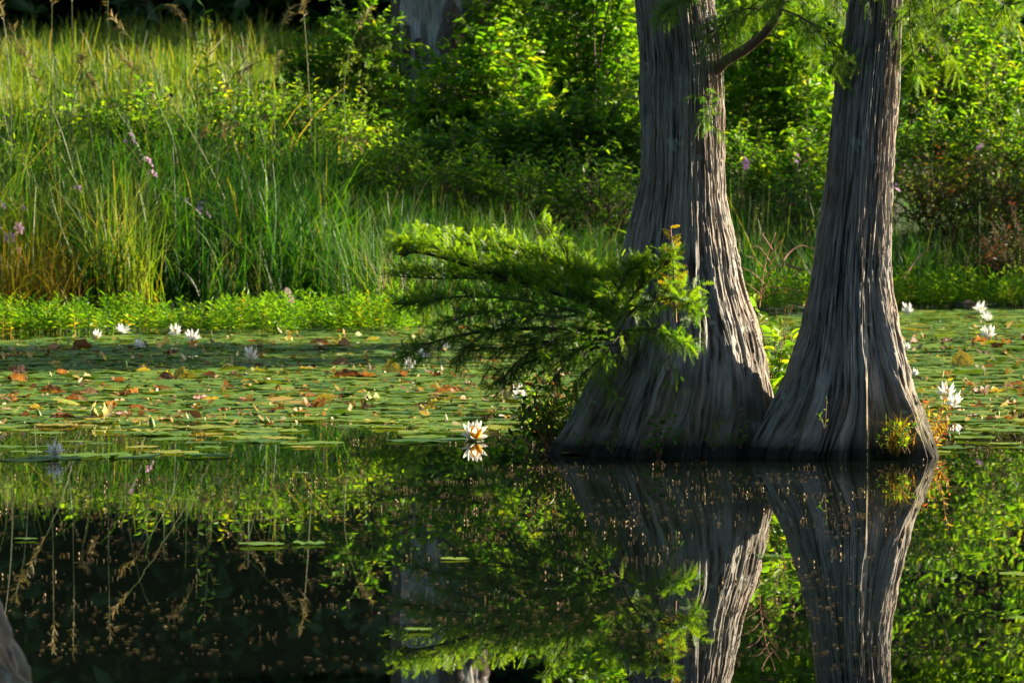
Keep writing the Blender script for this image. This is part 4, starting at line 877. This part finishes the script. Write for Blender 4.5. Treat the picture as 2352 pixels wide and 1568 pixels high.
def build_withered():
    rng = np.random.default_rng(51); kinds = ['fold', 'roll', 'cup', 'cup', 'roll', 'fold', 'cup']
    brown = [curled_mesh(rng, k).mesh('withered_lily_pad', M['wither']) for k in kinds]
    yell = [curled_mesh(rng, k).mesh('yellowing_lily_pad', M['yellowpad']) for k in kinds]
    def put(x, y, r, lab, meshes, i, rz=None, grp=None, zs=1.0):
        nm = 'withered_lily_pad' if meshes is brown else 'yellowing_lily_pad'
        p = Wp(x, y, .012); o = link(nm, meshes[i % 7], None, p); o.scale = (r * .78, r * .78, r * zs * .85); o.rotation_euler = (rng.normal(0, .06), rng.normal(0, .06), rng.random() * 6.28 if rz is None else rz)
        tag(o, lab, 'lily pad', grp or 'withered lily pads')
    for x, y, r, lab, ms, i, rz, zs in [
        (900, 860, .11, 'upright golden-brown pad edge beside the lily left of the low branch', yell, 0, .1, 1.1), (925, 862, .07, 'small brown curl touching the upright golden pad', brown, 2, 1, 1),
        (800, 868, .17, 'long crumpled orange-brown pad left of the upright golden one', brown, 4, .1, .5), (850, 868, .12, 'brown crumpled pad end near the upright golden pad', brown, 2, .6, .7), (410, 872, .14, 'large curled yellow-brown pad in the left middle of the pond', yell, 2, .3, 1.0), (385, 876, .10, 'orange-brown curl beside the large yellow-brown pad', brown, 5, .2, .8),
        (725, 938, .11, 'dark skeletal curled pad standing at the near edge of the field', brown, 6, .4, 1.3), (230, 962, .12, 'yellow-green pad with raised ragged rim at the near left', yell, 4, 1.5, 1.2), (150, 962, .10, 'flat brown pad beside the ragged yellow-green one', brown, 1, .1, .4), (455, 1003, .07, 'small bright yellow pad floating near the front', yell, 1, .2, .6),
        (205, 908, .10, 'pale tan folded pad in the near left', brown, 0, .3, .7), (120, 906, .13, 'dark brown rolled pad with raised stalk in the near left', brown, 4, .2, .7), (45, 860, .09, 'orange pad with pale upturned tip near the left edge', brown, 0, .4, 1.0), (40, 880, .12, 'dark bent brown pad at the left edge', brown, 1, 2.7, .8),
        (1030, 905, .16, 'long dark brown rolled pad below the hanging low branch', brown, 4, -.1, .5), (1000, 866, .06, 'small tan peak of a dried pad right of the lily', brown, 2, 2, 1.4), (570, 925, .08, 'brown curl at the near middle of the pad field', brown, 2, 1, .7), (280, 880, .10, 'tan and orange crumpled pad left of the large yellow-brown one', brown, 6, 2, .8),
        (735, 795, .15, 'long orange-brown pad far back by the shore plants', brown, 4, 0, .6), (790, 798, .09, 'dark upright curl at the end of the long far pad', brown, 0, .5, 1.1), (190, 803, .13, 'dark brown rolled pad in the shaded far left', brown, 1, .1, .9), (395, 815, .07, 'dark pointed dried pad in the shaded far band', brown, 2, .6, 1.3), (780, 842, .10, 'brown pointed pad standing right of the shaded lily', brown, 0, .2, .9), (580, 845, .12, 'brown flat pad under the shaded lily', brown, 4, 0, .35),
        (2255, 790, .12, 'dark brown curled pad cupping the right lily', brown, 2, .5, 1.4), (2290, 800, .08, 'small brown curl right below the cupped pad', brown, 4, .3, .8), (2210, 845, .13, 'upright rounded yellow-green pad right of the leaning cypress', yell, 0, .1, 1.2), (2175, 790, .09, 'brown folded pad behind the upright yellow-green one', brown, 1, .6, .8), (2230, 735, .12, 'flat dark brown pad under the far right lilies', brown, 4, 0, .3), (2295, 905, .10, 'yellow and brown ragged pad at the right', yell, 2, 1, .8), (2310, 968, .09, 'dark purple-brown curl at the near right edge of the field', brown, 6, .2, .8), (2175, 985, .06, 'reddish curl beneath the pair of right lilies', brown, 2, .2, 1.0), (2100, 790, .08, 'brown folded pad close behind the leaning cypress base', brown, 0, .8, .9)]:
        put(x, y, r, lab, ms, i, rz, None, zs)
    n = 0
    while n < 210:
        x = rng.uniform(-20, 2380); y = rng.uniform(745, 965)
        if pad_density(x, y) < .5 or 1290 < x < 2060: continue
        b = rng.random() < .62; put(x, y, rng.uniform(.035, .095), 'small curled brown pad lying among the green pads' if b else 'small upturned yellow pad lying among the green pads', brown if b else yell, int(rng.integers(0, 7)), None, 'small drying pads scattered over the field', rng.uniform(.35, 1.0)); n += 1
build_withered()

def build_leaf_litter():
    rng = np.random.default_rng(57); P_ = []
    while len(P_) < 1500:
        x = rng.uniform(-20, 2380); y = rng.uniform(745, 985)
        if pad_density(x, y) > .4 and not 1330 < x < 2050: P_.append(Wp(x, y, .016))
    p = np.array(P_); k = len(p); az = rng.random(k) * 6.28; L = rng.uniform(.02, .07, k); A = Acc()
    leaves(A, p, np.stack([np.cos(az), np.sin(az), rng.normal(.15, .35, k)], -1), nrm(Z + .6 * rng.standard_normal((k, 3))), L, L * rng.uniform(.3, .8, k), rng.random(k), rng.normal(0, .5, k))
    tag(link('floating_leaf_litter', A.mesh('floating_leaf_litter', M['litter'])), 'torn tan and brown scraps of leaf lying on the lily pads', 'leaf litter', kind='stuff')
build_leaf_litter()

# ------------------------------------------------------------------ water lilies
def petal_mesh(L, w, lift):
    k = 6; t = np.linspace(0, 1, k); wd = w * np.sin(np.pi * np.clip(t * .86 + .10, 0, 1)) ** .8; wd[-1] = .0005
    x = L * t * (1 - .10 * lift * t); z = L * lift * t ** 1.5
    v = np.concatenate([np.stack([x, -wd, z + wd * .5], -1), np.stack([x, 0 * t, z], -1), np.stack([x, wd, z + wd * .5], -1)])
    i = np.arange(k - 1); A = Acc(); A.add(v, quads=np.concatenate([np.stack([i, i + 1, i + k + 1, i + k], -1), np.stack([i + k, i + k + 1, i + 2 * k + 1, i + 2 * k], -1)])); return A.mesh('petal', M['petal'])

def build_lilies():
    rng = np.random.default_rng(61)
    rings = [(8, .066, .0125, .30), (7, .062, .012, .75), (6, .052, .0105, 1.35)]
    pm = [petal_mesh(L, w, l) for _, L, w, l in rings]
    A = Acc(); k = 34; a = rng.random(k) * 6.28; rr = .015 * rng.random(k) ** .5; p = np.stack([np.cos(a) * rr * .6, np.sin(a) * rr * .6, 0 * a], -1)
    dr = np.stack([np.cos(a) * rr * 18, np.sin(a) * rr * 18, 1 + 0 * a], -1); leaves(A, p, dr, nrm(rng.standard_normal((k, 3))), .044, .009, rng.random(k), -.1); st = A.mesh('stamens', M['stamen'])
    A = Acc(); sticks(A, [[0, 0, -.12]], [[0, 0, .0]], .004, .0045, .3, 6); stem = A.mesh('stalk', M['stalk'])
    for x, y, w, lab, h in [
        (1085, 1012, 55, 'near white water lily with yellow stamens mirrored in open water', .004), (130, 1054, 46, 'white water lily floating alone in the near left shade', .012),
        (280, 772, 36, 'brightest white lily near the shore plants at the left', .015), (403, 774, 34, 'white lily right of the brightest one near the shore plants', .015), (443, 791, 36, 'white lily on a short stalk just right of and below its far neighbour', .03), (222, 779, 24, 'small white lily left of the brightest far one', .008),
        (318, 805, 32, 'shaded white lily tilted beside a dark curled pad', .015), (575, 836, 46, 'shaded bluish white lily in the middle of the left pad field', .02), (970, 828, 36, 'white lily in shade just left of the low branch tips', .015), (1022, 808, 28, 'white lily half hidden by the low branch tips', .012),
        (943, 857, 38, 'white lily beside the upright golden-brown pad', .03), (1196, 930, 46, 'white lily partly behind the reddish bush at the thick cypress base', .03), (1345, 832, 32, 'white lily hidden behind the low branch next to the thick trunk', .02), (1330, 770, 20, 'tiny white lily seen through the low branch', .012),
        (2172, 925, 46, 'upper lily of the sunlit pair right of the leaning cypress', .035), (2188, 948, 52, 'lower lily of the sunlit pair right of the leaning cypress', .025), (2087, 724, 34, 'far white lily touching the right edge of the leaning trunk', .012), (2250, 726, 34, 'far right white lily standing on a stalk', .03), (2267, 742, 30, 'white lily on a flat brown pad at the far right', .012), (2268, 786, 40, 'white lily cupped by a dark brown pad at the right', .04), (2082, 812, 24, 'white lily peeking from behind the leaning trunk', .02), (2102, 872, 24, 'lily petals showing beside the lower right trunk edge', .02)]:
        d = water_depth(y); sc_ = w / (F / d) / (.100 if w == 55 else .114); p = Wp(x, y, .012 + h)
        r = tag(empty('water_lily', p), lab, 'water lily', 'white water lilies'); r.scale = (sc_,) * 3
        op = rng.uniform(.75, 1.15); r.scale = (sc_ * op, sc_ * op, sc_ * (1.75 - .75 * op)); r.rotation_euler = (.85 if w == 55 else rng.uniform(.05, .6), rng.normal(0, .18), rng.random() * .6)
        for q, (n, L, wd, l) in enumerate(rings):
            for i in range(n):
                c = link('petal', pm[q], r, (0, 0, .004 * q)); c.rotation_euler = (rng.normal(0, .06), rng.normal(0, .10), 2 * np.pi * (i + .5 * q) / n + rng.normal(0, .08)); s = rng.uniform(.88, 1.08); c.scale = (s, s, s)
        link('stamens', st, r, (0, 0, .006)).scale = (1.4, 1.4, 1.25) if w == 55 else (.9, .9, .8); link('stalk', stem, r)
    # buds
    T, H = np.meshgrid(np.linspace(0, np.pi, 8), np.arange(8) * np.pi / 4, indexing='ij'); rr = .017 * np.sin(T) ** .8 * (1 - .25 * (1 - np.cos(T)) / 2); v = np.stack([rr * np.cos(H), rr * np.sin(H), .035 - .035 * np.cos(np.pi - T) * -1], -1)
    j = np.arange(8); jn = (j + 1) % 8; A = Acc(); A.add(v, quads=np.arange(7)[:, None, None] * 8 + np.stack([j, jn, jn + 8, j + 8], -1)[None]); bm = A.mesh('lily_bud', M['bud'])
    for x, y, s, lab in [(287, 850, 1.3, 'pale green lily bud rising in the shaded left band'), (93, 958, .9, 'small dark green bud at the near left rim of the pads'), (352, 985, 1.2, 'pointed green bud in open water near the left pads'), (1478, 1040, .5, 'tiny bud by the thick cypress base'), (2290, 962, .9, 'pointed tan bud at the right near rim of the pads'), (2155, 745, .8, 'green bud far behind right of the leaning trunk')]:
        o = link('lily_bud', bm, None, Wp(x, y, -.01)); o.scale = (s, s, s); o.rotation_euler = (rng.normal(0, .15), rng.normal(0, .2), 0); tag(o, lab, 'lily bud', 'water lily buds')
build_lilies()

# ------------------------------------------------------------------ floating water weed
def build_milfoil():
    rng = np.random.default_rng(71); A = Acc(); n = 0
    while n < 2600:
        x = rng.uniform(-20, 2380); y = 940 + 640 * rng.random() ** 2.5
        w = .9 if y < 1180 else .8 * math.exp(-(y - 1180) / 170) + .05
        if x < 1240 and 985 < y < 1190: w = 1
        if 1240 < x < 2140 and y < 1062: continue
        if x > 2140 and y > 1200: w *= .3
        if pad_density(x, y) > .5 or rng.random() > w: continue
        k = int(rng.integers(1, 9)); c = Wp(x, y)
        for _ in range(k):
            p = c + np.array([rng.normal(0, .035), rng.normal(0, .06), 0]); h = rng.uniform(.004, .013) * (1.9 if rng.random() < .12 else 1); a = rng.random() * 6.28; ln = rng.normal(0, .5)
            m = p + np.array([math.cos(a) * ln * h, math.sin(a) * ln * h, h * .6]); e = m + np.array([math.cos(a + 1) * h * rng.normal(0, .5), math.sin(a + 1) * h * .3, h * .4]); r = float(np.clip(rng.normal(.45, .22), 0, .9))
            sticks(A, [p - Z * .01, m], [m, e], [.0018, .0016], [.0016, .0024], r, 3)
            if rng.random() < .08: sticks(A, [e], [e + Z * .008], .0036, .002, .98, 4)
            n += 1
    # floating specks and drifting lines of fallen needles
    N = 15000; x = rng.uniform(-20, 2380, N); y = 950 + 600 * rng.random(N) ** 2.7
    rows = np.round(y / 9) * 9 + rng.normal(0, 1.5, N); y = np.where(rng.random(N) < .6, rows, y)
    keep = np.array([pad_density(a, b) < .5 and not (1250 < a < 2140 and b < 1056) and vnoise(np.array([a / 130.]), np.array([b / 22.]), 9)[0] > .5 for a, b in zip(x, y)])
    pts = np.array([Wp(a, b, .003) for a, b in zip(x[keep], y[keep])]); k = len(pts)
    az = rng.random(k) * 6.28; L = rng.uniform(.008, .030, k); leaves(A, pts, np.stack([np.cos(az), np.sin(az), 0 * az], -1), np.tile(Z, (k, 1)), L, L * .35, np.clip(rng.normal(.55, .2, k), 0, 1), 0)
    tag(link('floating_waterweed', A.mesh('floating_waterweed', M['milfoil'])), 'tiny reddish water weed tips and specks dotting the open water', 'water weed', kind='stuff')
build_milfoil()

# ------------------------------------------------------------------ plants on and beside the cypress bases
def sprig_plant(name, label, cat, base, stems, mat, llen, lw, seed, twig='redtwig', per=14, start=.2, sw=.004, droop=0, group=None):
    """stems: list of control polylines (photo px, depth); leaves alternate along them"""
    rng = np.random.default_rng(seed); o = P(*base); Aw, Al = Acc(), Acc()
    for pts in stems:
        c = spline(pix(pts), 20); tube(Aw, c, np.linspace(sw, sw * .35, 20), 4, rng.random())
        k = per; t = np.linspace(start, .99, k) * 19; i = np.clip(t.astype(int), 0, 18); p = c[i] + (c[i + 1] - c[i]) * (t - i)[:, None]; tan = nrm(c[i + 1] - c[i])
        side = nrm(np.cross(tan, rng.standard_normal((k, 3)))); d = nrm(tan * .5 + side + Z * (.15 - droop)); L = llen * rng.uniform(.6, 1.2, k)
        leaves(Al, p, d, nrm(Z * .7 + np.array([0, -.5, 0]) + .6 * rng.standard_normal((k, 3))), L, L * lw, np.clip(rng.normal(.5, .28, k), 0, 1), .25)
    r = tag(empty(name, o), label, cat, group)
    part('stems', Aw, M[twig], r, o); 
    if llen > 0: part('foliage', Al, M[mat], r, o, 'stuff')
    return r

def build_base_plants():
    rng = np.random.default_rng(81)
    # bush left of the thick base
    st = []
    for i in range(26):
        bx = rng.uniform(1215, 1275); tx = rng.uniform(1185, 1345); ty = rng.uniform(835, 960); d0 = rng.uniform(31.5, 32.1)
        if tx > 1290: ty = max(ty, 1010 - (1400 - tx) * 0 - 170)
        st.append([(bx, 1042, d0), ((bx + tx) / 2 + rng.normal(0, 6), (1042 + ty) / 2, d0), (tx, ty, d0 + rng.normal(0, .1))])
    sprig_plant('red_leaved_bush', 'small bush with green and red leaves left of the thick cypress base', 'bush', (1245, 1045, 31.2), st[::2], 'weed', .055, .36, 1, per=19, sw=.004)
    sprig_plant('green_leaved_bush', 'green leafy bush mixed into the red one left of the thick cypress base', 'bush', (1255, 1045, 31.25), st[1::2], 'bright', .06, .38, 41, per=20, sw=.004)
    st = [[(1262, 1035, 30.95), (1225, 970, 30.9), (1205, 925, 30.9), (1180, 880, 30.9)], [(1255, 1045, 30.9), (1215, 1020, 30.8), (1190, 1000, 30.8), (1160, 1005, 30.8)], [(1262, 1050, 30.9), (1200, 1060, 30.75), (1170, 1075, 30.75)]]
    sprig_plant('red_leaved_bush', 'dark arching stems with dark leaves leaning left over the water', 'bush', (1258, 1050, 30.95), st, 'dark', .05, .5, 2, per=9, sw=.004)
    # plant between the trunks
    st = [[(1775, 930, 31.70), (1768, 850, 31.65), (1752, 770, 31.62), (1735, 690, 31.60)], [(1780, 930, 31.70), (1790, 840, 31.65), (1796, 780, 31.62), (1792, 745, 31.60)], [(1785, 920, 31.70), (1812, 850, 31.70), (1822, 800, 31.70), (1815, 770, 31.70)], [(1770, 925, 31.70), (1755, 880, 31.60), (1748, 830, 31.55), (1742, 790, 31.50)], [(1780, 930, 31.70), (1785, 890, 31.60), (1770, 850, 31.55), (1765, 815, 31.50)], [(1790, 925, 31.70), (1800, 880, 31.65), (1808, 840, 31.60)], [(1795, 930, 31.7), (1815, 900, 31.7), (1825, 870, 31.7)], [(1785, 930, 31.7), (1778, 880, 31.7), (1780, 800, 31.7), (1765, 730, 31.7)], [(1775, 935, 31.65), (1765, 905, 31.55), (1752, 880, 31.50)]]
    sprig_plant('sunlit_sapling', 'bright yellow-green sapling growing between the two cypress bases', 'sapling', (1780, 930, 31.70), st, 'bright', .095, .44, 3, per=17, sw=.005)
    st = [[(1745, 705, 31.5), (1752, 640, 31.45), (1765, 580, 31.45), (1782, 535, 31.45)]] + [[(1745 + k * 3.2, 690 - k * 13, 31.48), (1745 + k * 3.2 + sx * 22, 680 - k * 15 - 6, 31.45), (1745 + k * 3.2 + sx * ln, 690 - k * 16 + dy, 31.42)] for k, sx, ln, dy in [(0, 1, 48, -20), (1, -1, 42, -30), (2, 1, 56, -22), (3, -1, 50, -28), (4, 1, 45, -18), (5, -1, 46, -22), (6, 1, 40, -12), (7, -1, 42, -12), (8, 1, 26, -10), (9, -1, 20, -8), (1, 1, 90, -6)]]
    sprig_plant('dry_stalk', 'bare reddish branching dry stalk between the cypress trunks', 'dry plant', (1745, 720, 31.5), st, 'straw', .010, .4, 4, per=6, sw=.0035)
    st = [[(1800, 800, 31.4), (1806, 760, 31.4), (1812, 725, 31.4), (1822, 700, 31.4)], [(1795, 800, 31.4), (1788, 750, 31.4), (1782, 712, 31.4)], [(1803, 790, 31.4), (1800, 745, 31.4), (1805, 705, 31.4)]]
    sprig_plant('dry_seed_stalks', 'short brown seed stalks behind the bright sapling', 'dry plant', (1800, 805, 31.4), st, 'redweed', .018, .6, 5, per=8, sw=.002)
    # plant on the front of the thick base
    st = [[(1512, 1050, 30.85), (1508, 1010, 30.82), (1500, 975, 30.8), (1490, 945, 30.8)], [(1515, 1050, 30.85), (1525, 1000, 30.8), (1535, 970, 30.78), (1548, 960, 30.78)], [(1512, 1050, 30.85), (1520, 1020, 30.78), (1545, 1000, 30.75), (1560, 1000, 30.75)], [(1510, 1050, 30.85), (1498, 1020, 30.78), (1488, 1000, 30.75)], [(1512, 1045, 30.85), (1515, 990, 30.78), (1512, 960, 30.76)]]
    sprig_plant('broad_leaved_plant', 'dark broad-leaved plant on the front of the thick cypress base', 'plant', (1512, 1052, 30.85), st, 'mid', .055, .42, 6, per=9, sw=.003, droop=.3)
    for k, (x, y, d, lab) in enumerate([(1405, 1040, 30.8, 'small dark sprout at the waterline left of the broad-leaved plant'), (1345, 1025, 30.85, 'tiny sprout low on the left flare of the thick base'), (1640, 1035, 30.75, 'small dark sprout right of the broad-leaved plant'), (1700, 1030, 30.8, 'tiny dark sprout in the notch between the cypress bases')]):
        sprig_plant('small_sprout', lab, 'plant', (x, y, d), [[(x, y, d), (x + 6, y - 35, d - .03), (x + 10, y - 62, d - .05)], [(x, y, d), (x - 12, y - 20, d - .03), (x - 24, y - 26, d - .05)]], 'mid', .04, .35, 20 + k, per=6, sw=.002)
    sprig_plant('small_sprout', 'thin pale green sprout on the front of the leaning cypress', 'plant', (1895, 1000, 30.55), [[(1895, 1000, 30.55), (1897, 955, 30.55), (1899, 915, 30.6)], [(1895, 990, 30.55), (1888, 965, 30.53), (1880, 950, 30.53)]], 'bright', .03, .3, 7, per=6, sw=.002)
    # orange plant right of the leaning cypress
    st = []
    for i in range(20):
        bx = rng.uniform(2120, 2150); tx = rng.uniform(2118, 2185); ty = rng.uniform(905, 1010); d0 = rng.uniform(31.2, 31.6)
        st.append([(bx, 1040, d0), ((bx + tx) / 2, (1040 + ty) / 2, d0), (tx, ty, d0)])
    st += [[(2150, 1000, 31.4), (2165, 940, 31.4), (2172, 890, 31.4), (2180, 862, 31.4)]]
    sprig_plant('orange_leaved_bush', 'bush with orange and yellow leaves right of the leaning cypress base', 'bush', (2135, 1045, 31.4), st, 'orange', .042, .36, 8, per=11, sw=.003)
    # grass tuft with straw on the right root
    o = P(2060, 1045, 30.58); n = 170; bx = rng.normal(2062, 17, n); by = rng.uniform(975, 1048, n)
    b = np.array([P(x, y, 30.58 + .0009 * (1048 - y)) for x, y in zip(bx, by)])
    A = Acc(); blades(A, b, rng.uniform(.05, .17, n), rng.normal(-1.57, 1.3, n), rng.normal(.3, .3, n), rng.uniform(.2, 1.1, n), .0045, rng.random(n), 4, .7, rng.random(n) * 6.28)
    r = tag(empty('root_grass_tuft', o), 'sunlit tuft of yellow grass on the roots of the leaning cypress', 'grass tuft'); part('blades', A, M['goldgrass'], r, o, 'stuff')
    st = [[(x, 1040, 30.56), (x + rng.normal(0, 8), 1010, 30.54), (x + rng.normal(0, 14), 975, 30.56)] for x in (2030, 2045, 2062, 2078, 2090)]
    A2 = Acc()
    sprig_plant('creeping_herb', 'small leafy herb in the grass tuft of the leaning cypress roots', 'plant', (2060, 1045, 30.82), st, 'bright', .028, .55, 9, per=12, sw=.0018)
build_base_plants()

# ------------------------------------------------------------------ wild flowers and the dark bud in the meadow
def build_wildflowers():
    rng = np.random.default_rng(91)
    A = Acc(); k = 6; a = np.arange(k) * 2 * np.pi / k; leaves(A, np.zeros((k, 3)), np.stack([np.cos(a), np.sin(a), .3 + 0 * a], -1), np.tile(Z, (k, 1)), .038, .024, rng.random(k), .2); bl = A.mesh('blossom', M['pink'])
    for i, (x, y, d, s, n, lab) in enumerate([
        (33, 562, 54.2, 1.9, 4, 'cluster of pale pink flowers low at the left edge'), (60, 488, 55, 1.1, 2, 'pair of pink flowers above the pale cluster at the left edge'), (4, 480, 55, 1.0, 2, 'pink flower cut by the left frame edge'), (460, 490, 55.5, 1.3, 4, 'lilac flower spike low in the left bank grass'), (345, 378, 57, 1.2, 5, 'lilac flowers in the shaded left grass below the meadow'), (300, 332, 57.5, 1.0, 3, 'lilac flower high in the shaded left grass'), (432, 462, 56, .9, 2, 'small lilac bloom left of the low flower spike'),
        (515, 462, 56, .8, 2, 'small lilac bloom right of the low flower spike'), (178, 428, 56.5, .9, 3, 'faint lilac bloom among the left grass'), (1018, 410, 60, .9, 2, 'purple flower in the middle bank below the sunlit bush'), (1062, 430, 59.8, .9, 2, 'purple flower right of its twin in the middle bank'), (1095, 462, 59.5, .9, 2, 'small purple flower low in the middle bank'), (1352, 495, 60, .9, 2, 'faint purple flower near the thick cypress trunk'), (1352, 440, 60.5, .8, 1, 'faint purple flower above its neighbour near the thick trunk'), (1706, 372, 60.8, 1.2, 3, 'purple flower between the trunks beside the thick cypress'), (1832, 370, 60.8, .8, 2, 'small purple flower between the trunks nearer the leaning cypress'), (2056, 425, 60, 1.1, 3, 'purple flower touching the right edge of the leaning trunk'), (2250, 335, 60.5, .9, 2, 'faint purple flower in the broad right bush')]):
        top = P(x, y, d); o = np.array([top[0], d, float(ground(top[0], d))]); r = tag(empty('wild_flower', o), lab, 'flower', 'pink and lilac wild flowers on the bank')
        A = Acc(); tube(A, spline(np.array([o, (o + top) / 2 + rng.normal(0, .03, 3), top]), 8), np.linspace(.005, .003, 8), 4, .3); part('stem', A, M['stalk'], r, o)
        for q in range(n):
            c = link('blossom', bl, r, tuple(top - o + np.array([rng.normal(0, .035 * s), -.03 + rng.normal(0, .02), rng.normal(0, .045 * s)]))); c.scale = (s, s, s); c.rotation_euler = (rng.uniform(.4, 1.4), rng.normal(0, .3), rng.random() * 6)
    top = P(391, 221, 58.5); o = np.array([top[0], 58.5, float(ground(top[0], 58.5))]); r = tag(empty('dark_seed_head', o), 'small dark blue-black bud on a stem in the sunlit meadow grass', 'seed head')
    A = Acc(); tube(A, np.array([o, (o + top) / 2, top]), .004, 4, .5); part('stem', A, M['stalk'], r, o)
    A = Acc(); k = 26; leaves(A, np.tile(top, (k, 1)), rng.standard_normal((k, 3)) * [1, 1, .8] + Z * .3, nrm(rng.standard_normal((k, 3))), .035, .022, rng.random(k), .3); part('bud', A, M['navy'], r, o)
    # tall leafy weeds rising above the grass
    for x, d, top_y, bot, lab, sd in [(470, 58.5, 10, 420, 'tall leafy weed standing up into the dark wood at the upper left', 1), (1095, 60.2, 300, 480, 'slender leafy weed below the sunlit bush', 2), (940, 59.5, 330, 470, 'slender grassy weed left of the sunlit bush foot', 3), (1205, 60.2, 350, 520, 'thin leafy weed in the shaded middle bank', 4)]:
        sprig_plant('tall_weed', lab, 'weed', (x, bot, d), [[(x + rng.normal(0, 8), bot + rng.uniform(0, 30), d), (x + rng.normal(0, 10), (bot + top_y) / 2, d), (x + q * 22 + rng.normal(0, 5), top_y + abs(q) * 40, d)] for q in (-1, 0, 1)], 'bright', .12, .28, 200 + sd, 'stalk', 16, .3, .006)
build_wildflowers()
